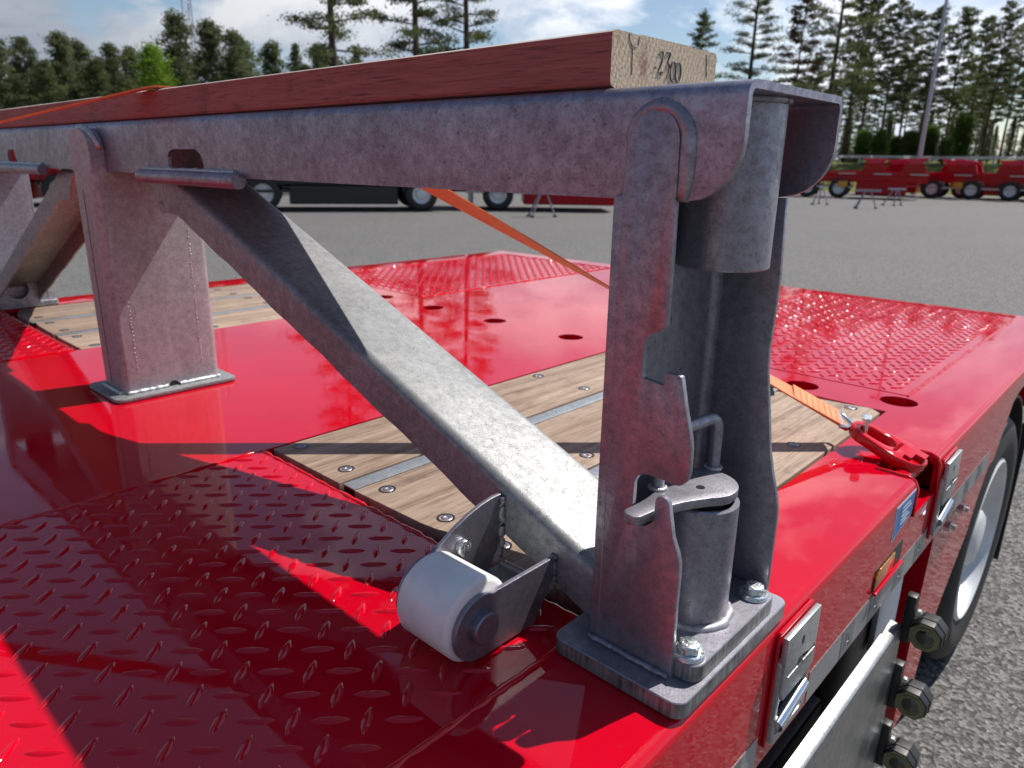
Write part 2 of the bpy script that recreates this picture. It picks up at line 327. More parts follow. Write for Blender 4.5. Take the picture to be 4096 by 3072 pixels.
def copy_tree(o, parent=None, loc=None, rz=None, **k):
    c = o.copy(); COL.objects.link(c); c.parent = parent; ORG[c.name] = Vector(loc) if loc is not None else ORG[o.name]
    if loc is not None: c.location = loc
    if rz is not None: c.rotation_euler = (0, 0, rz)
    for ch in list(o.children): copy_tree(ch, c)
    if parent is None: tag(c, **k)
    return c
def beadpath(a, b, n, amp, rnd):
    a, b = Vector(a), Vector(b); return [a.lerp(b, i / n) + Vector((rnd.uniform(-amp, amp), rnd.uniform(-amp, amp), rnd.uniform(-amp, amp) * 0.4)) for i in range(n + 1)]
rnd = random.Random(7)

# ------------------------------------------------------------------ the setting
def sheet(name, x0, x1, y0, y1, z, mat):
    b = B(); v = [b.verts.new(p) for p in ((x0, y0, z), (x1, y0, z), (x1, y1, z), (x0, y1, z))]; b.faces.new(v); return tag(finish(name, b, mat, smooth=False), kind='structure')
sheet('ground', -1500, 1500, -1500, 1500, GZ - 0.03, 'grass_ground')
sheet('asphalt_yard', -44, 40, -30, 54, GZ, 'asphalt')
CX, CY = 1.512, 0.0
def polar(deg, d, z=0.0): return Vector((CX + d * math.cos(math.radians(deg)), CY + d * math.sin(math.radians(deg)), z))
def sst(a, b, x): x = min(1, max(0, (x - a) / (b - a))); return x * x * (3 - 2 * x)
def bank_z(deg, d):
    right = 1 - sst(124, 140, deg)
    return GZ - 0.05 + (2.0 * sst(53, 63, d) * right) + (1.0 - right) * 0.5 * sst(50, 80, d) + 0.25 * math.sin(deg * 0.9) * sst(60, 80, d) + right * 1.2 * sst(70, 140, d)
b = B(); degs = [70 + i * 1.5 for i in range(87)]; ds = [46, 50, 53, 55, 57, 59, 61, 63, 66, 72, 80, 95, 120, 170, 260]
grid = [[b.verts.new(polar(dg, d, bank_z(dg, d) if d > 50 else GZ - 0.06)) for d in ds] for dg in degs]
for g0, g1 in zip(grid, grid[1:]):
    for i in range(len(ds) - 1): b.faces.new((g0[i], g0[i + 1], g1[i + 1], g1[i]))
tag(finish('grass_bank', b, 'grass_ground', sharp=180), kind='structure')

# ------------------------------------------------------------------ red trailer
TR = empty('red_flatbed_trailer', (0, 0.8, GZ), 'glossy red flatbed trailer in the foreground with wooden floor strips and tread plates', 'trailer')
Y0, Y1 = -3.6, 2.90
XI, XW, XR, XE = 0.4585, 1.131, 1.135, 1.277
def slab(name, x0, x1, y0, y1, z1=0.0, mat='red_paint', t_=0.03):
    b = B(); box(b, x0, x1, y0, y1, z1 - t_, z1); return finish(name, b, mat, TR, smooth=False)
def slab_h(name, x0, x1, y0, y1, holes):
    b = B(); box(b, x0, x1, y0, y1, -0.012, 0.0); o = finish(name, b, 'red_paint', None, smooth=False)
    cut(o, [(lambda bb, h=h: prism(bb, circ(h[0], h[1], h[2], 36), 'Z', -0.2, 0.1)) for h in holes])
    me = o.data; me.transform(Matrix.Translation(-ORG[TR.name])); o.parent = TR; ORG[o.name] = ORG[TR.name]; return o
HR = 0.035
slab_h('deck_plate', -XI, XI, Y0, Y1, [(x, 1.556, HR) for x in (-0.285, 0.0, 0.296)])
for s in (-1, 1):
    xa, xb = sorted((s * XI, s * XR))
    slab_h('deck_plate', xa, xb, 1.512, 1.652, [(s * 0.55, 1.556, HR), (s * 0.943, 1.567, HR), (s * 1.1, 1.592, 0.034)] if s < 0 else [(0.60, 1.556, HR), (0.943, 1.567, HR), (1.133, 1.600, 0.036)])
    slab('floor_pan', xa, xb, 0.530, 1.514, -0.034, t_=0.01)
slab('rear_face', -XE, XE, Y1, Y1 + 0.012, 0.0, t_=0.30)

for hx_, hy_, hr_ in [(x, 1.556, HR) for x in (-0.285, 0.0, 0.296, -0.55, 0.60)] + [(0.943, 1.567, HR), (-0.943, 1.567, HR), (1.133, 1.600, 0.036), (-1.1, 1.592, 0.034)]:
    b = B(); lathe(b, [(hr_ + 0.002, -0.0122), (hr_ + 0.002, -0.11), (0.0, -0.11)], (hx_, hy_, 0), 'Z', 30); finish('hole_sleeve', b, 'red_paint', TR, sharp=40)
def chequer(x0, x1, y0, y1, clip=None):
    o = slab('tread_plate', x0, x1, y0, y1, 0.001, t_=0.013)
    pit = 0.0446; ax, ay = 1.0116, 0.2266
    verts, faces = [], []
    L, Wd, H = 0.0172, 0.0048, 0.0026
    base = []
    us = [-1, -0.8, -0.45, 0, 0.45, 0.8, 1]
    prof = [(-1, 0), (-0.55, 0.75), (0, 1), (0.55, 0.75), (1, 0)]
    loc = []
    for u in us:
        w = (1 - u * u) ** 0.8; hh = min(1, (1 - abs(u)) * 3.0)
        loc.append([(u * L, p * Wd * max(w, 0.03), H * h * hh) for p, h in prof])
    def put(cx, cy, ang):
        c, s_ = math.cos(ang), math.sin(ang); n0 = len(verts)
        for row in loc:
            for (u, v, z) in row: verts.append((cx + u * c - v * s_, cy + u * s_ + v * c, 0.0009 + z))
        m = len(prof)
        for i in range(len(us) - 1):
            for j in range(m - 1): faces.append((n0 + i * m + j, n0 + (i + 1) * m + j, n0 + (i + 1) * m + j + 1, n0 + i * m + j + 1))
    i0, i1 = int((x0 - ax) / pit) - 2, int((x1 - ax) / pit) + 2; j0, j1 = int((y0 - ay) / pit) - 2, int((y1 - ay) / pit) + 2
    mg = 0.013
    for i in range(i0, i1):
        for j in range(j0, j1):
            for dx, dy, an in ((0, 0, math.radians(47)), (-0.0223, 0.0223, math.radians(130))):
                cx, cy = ax + i * pit + dx, ay + j * pit + dy
                if x0 + mg < cx < x1 - mg and y0 + mg < cy < y1 - mg: put(cx, cy, an + rnd.uniform(-.03, .03))
    og = ORG[TR.name]
    me = bpy.data.meshes.new('tread_bumps'); me.from_pydata([(v[0] - og.x, v[1] - og.y, v[2] - og.z) for v in verts], [], faces); me.materials.append(MATS['red_bumps'])
    bmx = B(); bmx.from_mesh(me); bmesh.ops.recalc_face_normals(bmx, faces=bmx.faces[:])
    for f in bmx.faces:
        if f.normal.z < 0: f.normal_flip()
    bmx.to_mesh(me); bmx.free(); me.shade_smooth()
    tb = link('tread_bumps', me, o); tb['kind'] = 'stuff'
    b = B()
    for (p, q) in (((x0, y0, 0), (x0, y1, 0)), ((x1, y0, 0), (x1, y1, 0)), ((x0, y1, 0), (x1, y1, 0))):
        ln = (Vector(q) - Vector(p)).length; tube(b, beadpath(p, q, max(8, int(ln / 0.012)), 0.0009, rnd), [0.0034 + rnd.uniform(-.0012, .0014) for _ in range(max(8, int(ln / 0.012)) + 1)], 6)
    finish('weld_bead', b, 'red_bead', o, sharp=70)
    return o
chequer(XI + 0.002, XR, -1.3, 0.535); chequer(-XR, -XI - 0.002, -1.3, 0.535)
slab('deck_plate', XI, XR, Y0, -1.3); slab('deck_plate', -XR, -XI, Y0, -1.3)
chequer(XI, XR, 1.654, 2.86); chequer(-XR, -XI, 1.654, 2.80)
slab('deck_plate', XI, XR, 2.86, Y1); slab('deck_plate', -XR, -XI, 2.80, Y1)

# floor boards, steel strips, screws
def screw_mesh():
    b = B(); lathe(b, [(0.0, 0.0005), (0.0022, 0.0005), (0.0028, 0.0022), (0.0078, 0.0022), (0.0092, 0.0008), (0.0098, -0.0015)], (0, 0, 0), 'Z', 18)
    bmesh.ops.recalc_face_normals(b, faces=b.faces[:]); me = bpy.data.meshes.new('screw'); b.to_mesh(me); b.free(); me.materials.append(MATS['galvanised']); me.shade_smooth(); return me
def dimple_mesh():
    b = B(); lathe(b, [(0.0095, 0.0002), (0.0128, 0.00035)], (0, 0, 0), 'Z', 20); me = bpy.data.meshes.new('screw_recess'); b.to_mesh(me); b.free(); me.materials.append(MATS['black_steel']); return me
SCR, DIM = screw_mesh(), dimple_mesh()
def boards(s):
    rows = ((0.4625, 0.6525, 0.5535), (0.690, 0.883, 0.5545), (0.9205, 1.128, 0.5560))
    for k, (xa, xb, ya) in enumerate(rows):
        yb = 1.508 - 0.001 * k
        ol = [(xa, ya), (xb, ya), (xb, yb), (xa, yb)]
        if k == 2: ol = [(xa, ya), (1.050, ya + 0.004), (xb, ya + 0.03), (xb, yb - 0.012), (xb - 0.022, yb + 0.008), (xa, yb - 0.02)]
        if k == 1: ol = [(xa, ya), (0.835, ya + 0.004), (xb, ya + 0.010), (xb, yb), (xa, yb)]
        ol = [(s * x, y) for x, y in ol]
        cx = s * (xa + xb) / 2; b = B(); prism(b, ol, 'Z', -0.031, -0.0005); bevel(b, 0.0016, 2)
        o = finish('floor_board', b, 'deck_wood', TR, at=(cx, 1.0, -0.03))
        for x in ((0.486, 0.617), (0.721, 0.849), (0.955, 1.076))[k]:
            for y in (0.591, 0.905, 1.20, 1.484):
                sc = link('screw', SCR, o, at=(s * x, y + rnd.uniform(-.003, .003), -0.0022)); sc.rotation_euler = (0, 0, rnd.uniform(0, 3))
                link('screw_recess', DIM, o, at=(s * x, y, -0.0002))
    for xa, xb in ((0.6575, 0.687), (0.8875, 0.917)):
        xa, xb = sorted((s * xa, s * xb)); b = B()
        box(b, xa, xb, 0.557, 1.506, -0.0045, -0.0010); bevel(b, 0.0012, 2)
        finish('floor_strip', b, 'galvanised_pale', TR)
        b = B(); box(b, xa + 0.003, xb - 0.003, 0.557, 1.506, -0.033, -0.0046); finish('strip_web', b, 'black_steel', TR, smooth=False)
boards(1); boards(-1)

# side rails with bent edge
def rail(s, ys, zlow, name='side_rail', top_in=XR):
    prof_top = [(top_in, 0.0)]
    for k in range(7):
        a = math.radians(90 - 90 * k / 6); prof_top.append((XE - 0.013 + 0.013 * math.cos(a), -0.013 + 0.013 * math.sin(a)))
    b = B(); rows = []
    for y in ys:
        zl = zlow(y); pr = prof_top + [(XE, zl), (XE - 0.008, zl), (XE - 0.008, -0.02), (XE - 0.02, -0.010), (top_in, -0.010)]
        rows.append([b.verts.new((s * x, y, z)) for x, z in pr])
    n = len(rows[0])
    for r0, r1 in zip(rows, rows[1:]):
        for k in range(n): b.faces.new((r0[k], r0[(k + 1) % n], r1[(k + 1) % n], r1[k]))
    b.faces.new(rows[0][::-1]); b.faces.new(rows[-1])
    return finish(name, b, 'red_paint', TR, sharp=35)
ZS = -0.183
PK0, PK1 = 1.192, 1.326
rail(-1, [Y0, Y1], lambda y: ZS)
ra = rail(1, [Y0, PK0], lambda y: ZS)
rb = rail(1, [PK1, 1.84, 1.92, 1.97, 2.03, 2.10, Y1], lambda y: ZS if y < 1.93 else (-0.13 if y < 2.0 else (-0.068 if y < 2.05 else -0.052)))
# round holes through the rail top (the big one in the corner of the far tread plate)
for o, hs in ((rb, [(1.133, 1.600, 0.036)]),):
    o.parent = None; o.data.transform(Matrix.Translation(ORG[TR.name])); cut(o, [(lambda bb, h=h: prism(bb, circ(h[0], h[1], h[2], 36), 'Z', -0.2, 0.1)) for h in hs])
    o.data.transform(Matrix.Translation(-ORG[TR.name])); o.parent = TR
# lashing pocket
b = B(); prism(b, [(XR, 0.0), (1.212, 0.0), (1.212, -0.064), (XE, -0.066), (XE, ZS), (XE - 0.008, ZS), (XE - 0.008, -0.074), (1.204, -0.072), (1.204, -0.01), (XR, -0.01)], 'Y', PK0, PK1)
pocket = finish('lashing_pocket', b, 'red_paint', TR, sharp=30)
for y, z0 in ((PK0, 0), (PK1, 0)):
    b = B(); pts = [(1.212, -0.066, 0)]
    tube(b, [(1.214, y, 0.0005), (1.262, y, 0.0005), (1.272, y, -0.004), (1.2775, y, -0.014), (1.2775, y, -0.062)], 0.0035, 8); finish('pocket_rim', b, 'red_bead', pocket, sharp=70)
# frame underneath
b = B(); box(b, -0.42, -0.30, Y0, Y1, -0.40, -0.045); finish('chassis_beam', b, 'red_paint', TR, smooth=False)
b = B(); box(b, 0.30, 0.42, Y0, Y1, -0.40, -0.045); finish('chassis_beam', b, 'red_paint', TR, smooth=False)
for y in (-2.4, -0.9, 0.2, 0.9, 1.70):
    b = B(); box(b, -1.26, 1.262, y - 0.01, y + 0.01, -0.20, -0.046); finish('cross_member', b, 'red_paint', TR, smooth=False)
# red panel ahead of the wheel
b = B(); prism(b, [(1.60, -0.186), (2.27, -0.186)] + [(2.36 + 0.397 * math.cos(math.radians(a)), -0.583 + 0.397 * math.sin(math.radians(a))) for a in range(101, 160, 6)] + [(1.84, -0.53), (1.73, -0.626), (1.69, -0.75), (1.57, -0.75), (1.575, -0.42)], 'X', 1.238, 1.246); finish('wheel_panel', b, 'red_paint', TR, smooth=False)
b = B(); box(b, 1.10, 1.2375, 1.575, 1.587, -0.75, -0.19); finish('panel_return', b, 'red_paint', TR, smooth=False)
# wheels
def wheel_parts(parent, c, R_, rr, w, s, rimmat='rim_silver', n=40, nuts=True):
    cx, cy, cz = c
    b = B()
    pr = [(rr, -0.012), (rr + 0.02, -0.002), (rr + 0.05, 0.006), (R_ - 0.055, 0.008), (R_ - 0.022, -0.004), (R_ - 0.006, -0.022), (R_, -0.036)]
    x = -0.036
    while x > -(w - 0.05):
        pr += [(R_, x - 0.030), (R_ - 0.010, x - 0.032), (R_ - 0.010, x - 0.040), (R_, x - 0.042)]; x -= 0.042
    pr += [(R_, -(w - 0.03)), (R_ - 0.03, -w + 0.005), (rr, -w + 0.01)]
    lathe(b, [(r, h * s) for r, h in pr], c, 'X', n); finish('tyre', b, 'rubber', parent, sharp=50)
    b = B(); lathe(b, [(r, h * s) for r, h in [(rr + 0.004, -0.020), (rr + 0.006, -0.004), (rr - 0.004, 0.002), (rr - 0.012, -0.006), (rr - 0.020, -0.05), (rr - 0.028, -0.10), (rr - 0.09, -0.128), (0.135, -0.110), (0.125, -0.080), (0.09, -0.075), (0.085, -0.02), (0.07, -0.008), (0, -0.008)]], c, 'X', n)
    if nuts:
        for k in range(10):
            a = 2 * math.pi * k / 10
            xs_ = sorted((cx - s * 0.105, cx - s * 0.072))
            prism(b, [(cy + 0.1125 * math.cos(a) + 0.013 * math.cos(q * math.pi / 3), cz + 0.1125 * math.sin(a) + 0.013 * math.sin(q * math.pi / 3)) for q in range(6)], 'X', *xs_)
    finish('rim', b, rimmat, parent, sharp=40)
def wheel_part(root, c, R_, rr, w, s, **k):
    wt = empty('wheel', c); wt.parent = root; wt.location = Vector(c) - ORG[root.name]; wheel_parts(wt, c, R_, rr, w, s, **k); return wt
for s in (1, -1): wheel_part(TR, (s * 1.24, 2.36, -0.583), 0.382, 0.245, 0.24, s)
b = B(); tube(b, [(-1.1, 2.36, -0.583), (1.1, 2.36, -0.583)], 0.06, 12); finish('axle', b, 'black_steel', TR)
# mudguard over the wheel
b = B(); ol = [(2.36 + 0.44 * math.cos(a), -0.583 + 0.44 * math.sin(a)) for a in [math.radians(15 + 150 * k / 16) for k in range(17)]]; il = [(2.36 + 0.432 * math.cos(a), -0.583 + 0.432 * math.sin(a)) for a in [math.radians(165 - 150 * k / 16) for k in range(17)]]
prism(b, ol + il, 'X', 1.0, 1.235); finish('mudguard', b, 'black_plastic', TR)
# tail flap and marker behind the wheel
b = B(); box(b, 1.02, 1.24, 2.86, 2.872, -0.86, -0.35); finish('mud_flap', b, 'black_plastic', TR, smooth=False)
# reflective tape
TX = XE + 0.0006
def tape(y0, y1, z0=-0.180, z1=-0.1345):
    b = B(); box(b, XE + 0.0002, TX, y0, y1, z0, z1); o = finish('reflective_tape', b, 'tape_white', TR, smooth=False)
    y = math.ceil(y0 / 0.115) * 0.115
    while y + 0.05 < y1:
        b = B(); box(b, TX + 0.0002, TX + 0.0004, y, y + 0.048, z0, z1); m = finish('tape_logo_patch', b, 'tape_mark', o, smooth=False)
        b = B()
        for p, q in (((y + 0.012, -0.170), (y + 0.024, -0.147)), ((y + 0.024, -0.147), (y + 0.037, -0.170)), ((y + 0.019, -0.161), (y + 0.030, -0.164))):
            tube(b, [(TX + 0.0006, p[0], p[1]), (TX + 0.0006, q[0], q[1])], 0.0009, 5)
        finish('tape_logo', b, 'tape_line', o, sharp=80); y += 0.115
tape(-1.2, 0.660); tape(0.806, 1.330); tape(1.492, 1.832)
# blue sticker
def sticker():
    x = XE + 0.0006
    o = None
    b = B(); prism(b, [(1.090, -0.070), (1.183, -0.054), (1.190, -0.012), (1.090, -0.012)], 'X', XE + 0.0002, x); o = finish('information_sticker', b, 'sticker_white', TR, smooth=False)
    b = B(); prism(b, [(1.0935, -0.067), (1.110, -0.064), (1.110, -0.015), (1.0935, -0.015)], 'X', x + .0001, x + 0.0004); finish('sticker_panel', b, 'sticker_blue', o, smooth=False)
    b = B(); prism(b, [(1.113, -0.0635), (1.180, -0.052), (1.1865, -0.015), (1.113, -0.015)], 'X', x + .0001, x + 0.0004); finish('sticker_panel', b, 'sticker_blue', o, smooth=False)
    b = B()
    for y0, y1, z in ((1.122, 1.160, -0.024), (1.122, 1.168, -0.031), (1.122, 1.150, -0.038), (1.122, 1.164, -0.0445), (1.122, 1.155, -0.0505)):
        box(b, x + 0.0005, x + 0.0007, y0, y1, z - 0.0012, z + 0.0012)
    finish('sticker_print', b, 'sticker_white', o, smooth=False)
sticker()
# amber side lamp in its slot
b = B(); prism(b, rrect(1.030, 1.165, -0.1275, -0.090, 0.006), 'X', XE - 0.001, XE + 0.0007); slot = finish('lamp_slot', b, 'black_steel', TR, smooth=False)
b = B(); prism(b, [(1.034, -0.124), (1.118, -0.124), (1.118, -0.094), (1.05, -0.094), (1.034, -0.104)], 'X', XE + 0.0009, XE + 0.0032); bevel(b, 0.001); finish('side_marker_lamp', b, 'amber', slot)
b = B(); box(b, XE + 0.0009, XE + 0.007, 1.031, 1.164, -0.1310, -0.1262); bevel(b, 0.0015); finish('slot_lip', b, 'red_paint', slot)
# folding stake latches
def latch(y0):
    b = B(); prism(b, rrect(y0, y0 + 0.093, -0.160, -0.009, 0.005), 'X', XE + 0.0004, XE + 0.0045); bevel(b, 0.001)
    o = finish('side_latch', b, 'red_paint', TR, sharp=30)
    outer = rrect(y0 + 0.002, y0 + 0.095, -0.156, -0.040, 0.012, 4)
    inner = rrect(y0 + 0.010, y0 + 0.087, -0.147, -0.096, 0.008, 4)
    b = B(); ringprism(b, outer, inner, 'X', XE + 0.0005, XE + 0.0095); bevel(b, 0.001); finish('latch_frame', b, 'galvanised_pale', o)
    b = B(); prism(b, inner, 'X', XE + 0.0047, XE + 0.0052); finish('latch_window', b, 'black_steel', o, smooth=False)
    b = B(); prism(b, [(y0 + 0.004, -0.082), (y0 + 0.012, -0.096), (y0 + 0.084, -0.096), (y0 + 0.095, -0.088), (y0 + 0.095, -0.014), (y0 + 0.004, -0.014)], 'X', XE + 0.0060, XE + 0.0125); bevel(b, 0.0011)
    finish('latch_plate', b, 'galvanised_pale', o)
    xx = XE + 0.0126
    for sh, nm, mt in (((lambda b: prism(b, [(y0 + 0.014, -0.0655), (y0 + 0.090, -0.0655), (y0 + 0.090, -0.0620), (y0 + 0.056, -0.0620)] + arc2(y0 + 0.049, -0.0640, 0.0075, 15, 165) + [(y0 + 0.042, -0.0620), (y0 + 0.014, -0.0620)], 'X', xx, xx + 0.0003)), 'latch_slot', 'black_steel'),
                       ((lambda b: prism(b, rrect(y0 + 0.046, y0 + 0.052, -0.041, -0.030, 0.0028), 'X', xx, xx + 0.0003)), 'latch_hole', 'black_steel'),
                       ((lambda b: box(b, xx, xx + 0.0012, y0 + 0.014, y0 + 0.041, -0.0678, -0.0657)), 'slot_lip', 'weld_zinc'),
                       ((lambda b: box(b, xx, xx + 0.0012, y0 + 0.055, y0 + 0.088, -0.0678, -0.0657)), 'slot_lip', 'weld_zinc')):
        b = B(); sh(b); finish(nm, b, mt, o, smooth=False)
    b = B(); tube(b, [(XE + 0.0115, y0 + 0.004, -0.124), (XE + 0.0115, y0 + 0.058, -0.112), (XE + 0.0115, y0 + 0.076, -0.109)], [0.0078, 0.0078, 0.0072], 14); finish('latch_bar', b, 'chrome', o)
def arc2(cx, cy, r, a0, a1, n=8): return [(cx + r * math.cos(math.radians(a0 + (a1 - a0) * k / n)), cy + r * math.sin(math.radians(a0 + (a1 - a0) * k / n))) for k in range(n + 1)]
latch(0.674); latch(1.336)
# two nuts on studs
for y, z in ((1.77, -0.262), (1.655, -0.262)):
    b = B(); prism(b, circ(y, z, 0.012, 6), 'X', 1.2462, 1.262); tube(b, [(1.2462, y, z), (1.272, y, z)], 0.006, 10); prism(b, circ(y, z, 0.017, 20), 'X', 1.2461, 1.2485); finish('stud_nut', b, 'zinc_bolt', TR, sharp=30)
# galvanised side guard with lamps
b = B(); prism(b, [(1.2615, -0.2975), (1.2755, -0.3000), (1.2800, -0.3030), (1.2815, -0.3090), (1.2815, -0.86), (1.2775, -0.86), (1.2775, -0.311), (1.2750, -0.3055), (1.2615, -0.3025)], 'Y', -0.6, 1.268)
guard = finish('side_guard', b, 'galvanised_sheet', TR, sharp=30)
b = B(); prism(b, [(1.30, -0.40), (1.44, -0.40), (1.44, -0.262), (1.415, -0.25), (1.30, -0.285)], 'X', 1.225, 1.235); bevel(b, 0.001); finish('guard_bracket', b, 'white_paint', TR)
b = B(); box(b, 1.02, 1.222, 1.06, 1.41, -0.66, -0.285); bevel(b, 0.008, 2); bb_ = finish('battery_box', b, 'black_plastic', TR)
b = B(); box(b, 1.05, 1.235, 0.2, 1.04, -0.70, -0.34); bevel(b, 0.008, 2); finish('tool_box', b, 'black_plastic', TR)
def oct_lamp(z):
    y = 1.282; cx = 1.3180; R_ = 0.0280
    b = B(); box(b, 1.2780, 1.294, y - 0.012, y + 0.008, z - 0.030, z + 0.062); bevel(b, 0.0018); o = finish('work_lamp', b, 'black_plastic', TR)
    b = B(); prism(b, circ(cx, z, R_, 8, math.pi / 8), 'Y', y - 0.022, y + 0.022); bevel(b, 0.0014); finish('lamp_body', b, 'black_plastic', o, sharp=30)
    b = B(); ringprism(b, circ(cx, z, R_ + 0.0014, 8, math.pi / 8), circ(cx, z, R_ - 0.001, 8, math.pi / 8), 'Y', y - 0.004, y); finish('lamp_seal', b, 'black_steel', o, smooth=False)
    b = B(); prism(b, circ(cx, z, R_ - 0.0028, 8, math.pi / 8), 'Y', y - 0.0235, y - 0.0222); finish('lamp_lens', b, 'lamp_glass', o, smooth=False)
    b = B(); lathe(b, [(0.0195, -0.0238), (0.0195, -0.0255), (0.0172, -0.0258), (0.0168, -0.0240)], (cx, y, z), 'Y', 28); finish('lamp_ring', b, 'lamp_glass', o)
    b = B(); lathe(b, [(0.0, -0.0258), (0.006, -0.0256), (0.0125, -0.0246), (0.0135, -0.0238)], (cx, y, z), 'Y', 22); finish('lamp_bulb', b, 'lamp_core', o)
    b = B(); prism(b, circ(1.3005, z + 0.034, 0.0048, 6), 'Y', y - 0.010, y - 0.002); finish('lamp_bolt', b, 'zinc_bolt', o, smooth=False)
for z in (-0.3030, -0.4420, -0.5720): oct_lamp(z)
# lashing eye lying over the deck edge
def stadium(x0, x1, yc, hw0, hw1, n=10):
    pts = [(x1 - hw1 + hw1 * math.cos(a), yc + hw1 * math.sin(a)) for a in [math.radians(-90 + 180 * k / n) for k in range(n + 1)]]
    pts += [(x0 + hw0 + hw0 * math.cos(a), yc + hw0 * math.sin(a)) for a in [math.radians(90 + 180 * k / n) for k in range(n + 1)]]
    return pts
b = B(); yc = 1.263
outer = stadium(-0.104, 0.026, yc, 0.033, 0.043); inner = stadium(-0.088, -0.028, yc, 0.018, 0.019)
ringprism(b, outer, inner, 'Z', -0.009, 0.009); bevel(b, 0.004, 3, 50)
box(b, -0.008, 0.004, yc - 0.026, yc + 0.026, 0.008, 0.014); box(b, 0.004, 0.020, yc - 0.011, yc + 0.011, 0.008, 0.018)
bmesh.ops.rotate(b, verts=b.verts[:], cent=(0, yc, 0), matrix=Matrix.Rotation(math.radians(19), 3, 'Y'))
bmesh.ops.translate(b, verts=b.verts[:], vec=(1.244, 0, 0.004))
eye = finish('lashing_eye', b, 'red_bead', TR, sharp=50)
b = B(); tube(b, [(1.246, PK0 + 0.002, -0.016), (1.246, PK1 - 0.002, -0.016)], 0.015, 16); finish('eye_pivot', b, 'red_paint', eye)
b = B()
for k in range(7): tube(b, [(1.222, yc - 0.021 + 0.0065 * k, 0.0215), (1.227, yc - 0.0185 + 0.0065 * k, 0.0198)], 0.0014, 6)
finish('cast_lettering', b, 'red_bead', eye, sharp=70)
for dx, dy in ((0, 0), (-0.004, 0.013)):
    b = B(); tube(b, [(1.172 + dx, yc - 0.008 + dy, 0.012), (1.171 + dx, yc - 0.007 + dy, 0.056)], 0.0040, 10); lathe(b, [(0, 0.0605), (0.0080, 0.0595), (0.0080, 0.0545), (0, 0.0545)], (1.171 + dx, yc - 0.007 + dy, 0), 'Z', 14); finish('retaining_pin', b, 'zinc_bolt', eye)
print('trailer done')

# ------------------------------------------------------------------ galvanised bolster frame standing on the deck
BO = empty('load_bolster', (0, 0.595, 0.0), 'galvanised steel bolster frame standing across the red trailer deck', 'bolster')
BT, BB, BF, BR_, BX = 0.5205, 0.4350, 0.505, 0.685, 1.265
def beam():
    t_, R_ = 0.006, 0.011
    zs = [BB, 0.4375, 0.4415, 0.447, 0.4535, 0.461, 0.470, 0.480]
    def half(y, sg, r):            # outer line of one flange from bottom to the top corner; sg = +1 front
        pts = [(y, z) for z in zs]
        return pts
    outer = [(BF, z) for z in zs]
    for k in range(6):
        a = math.radians(180 - 90 * k / 5); outer.append((BF + R_ + R_ * math.cos(a), BT - R_ + R_ * math.sin(a)))
    outer += [(0.56, BT), (0.63, BT)]
    for k in range(6):
        a = math.radians(90 - 90 * k / 5); outer.append((BR_ - R_ + R_ * math.cos(a), BT - R_ + R_ * math.sin(a)))
    outer += [(BR_, z) for z in zs[::-1]]
    r2 = R_ - t_
    inner = [(BF + t_, z) for z in zs]
    for k in range(6):
        a = math.radians(180 - 90 * k / 5); inner.append((BF + R_ + r2 * math.cos(a), BT - R_ + r2 * math.sin(a)))
    inner += [(0.56, BT - t_), (0.63, BT - t_)]
    for k in range(6):
        a = math.radians(90 - 90 * k / 5); inner.append((BR_ - R_ + r2 * math.cos(a), BT - R_ + r2 * math.sin(a)))
    inner += [(BR_ - t_, z) for z in zs[::-1]]
    prof = outer + inner[::-1]
    def xe(z):
        r = 0.045
        return BX if z >= BB + r else BX - r + math.sqrt(max(0, r * r - (BB + r - z) ** 2))
    b = B(); cols = []
    for f in (-1.0, -0.94, -0.5, -0.35, -0.2, 0, 0.2, 0.35, 0.5, 0.94, 1.0):
        cols.append([b.verts.new(((math.copysign(xe(z), f) if abs(f) == 1 else f * BX), y, z)) for y, z in prof])
    n = len(prof); m = len(outer)
    for c0, c1 in zip(cols, cols[1:]):
        for k in range(n): b.faces.new((c0[k], c0[(k + 1) % n], c1[(k + 1) % n], c1[k]))
    for c in (cols[0], cols[-1]):
        for k in range(m - 1): b.faces.new((c[k], c[k + 1], c[n - 2 - k], c[n - 1 - k]))
    o = finish('beam', b, 'galvanised', None, sharp=35)
    def hole(x0, x1):
        def f(bb):
            ol = [(x0, 0.432), (x0, 0.462), (x0 + 0.008, 0.470), (x0 + 0.022, 0.4735), (x1 - 0.024, 0.4735), (x1 - 0.008, 0.466), (x1, 0.452), (x1 - 0.002, 0.432)]
            ol = [(x0, 0.4415)] + ol[1:-1] + [(x1 - 0.002, 0.4415)]
            prism(bb, ol, 'Y', 0.49, 0.53)
        return f
    cut(o, [hole(0.296, 0.420), hole(-0.612, -0.497)])
    o.data.transform(Matrix.Translation(-ORG[BO.name])); o.parent = BO; ORG[o.name] = ORG[BO.name]; return o
BEAM = beam()
for x0, x1 in ((0.203, 0.537), (-0.70, -0.328)):
    b = B(); n = 14; r0 = random.Random(3)
    tube(b, [(x0 + (x1 - x0) * k / n, 0.4975, 0.4312) for k in range(n + 1)], 0.0108, 18, jit=0.02, rnd=r0); finish('hinge_pipe', b, 'galvanised', BO, sharp=50)
    b = B(); tube(b, beadpath((x0 + 0.004, 0.5035, 0.4420), (x1 - 0.02, 0.5035, 0.4420), 26, 0.0008, r0), [0.0042 + r0.uniform(-.001, .0012) for _ in range(27)], 7); finish('weld_bead', b, 'weld_zinc', BO, sharp=80)

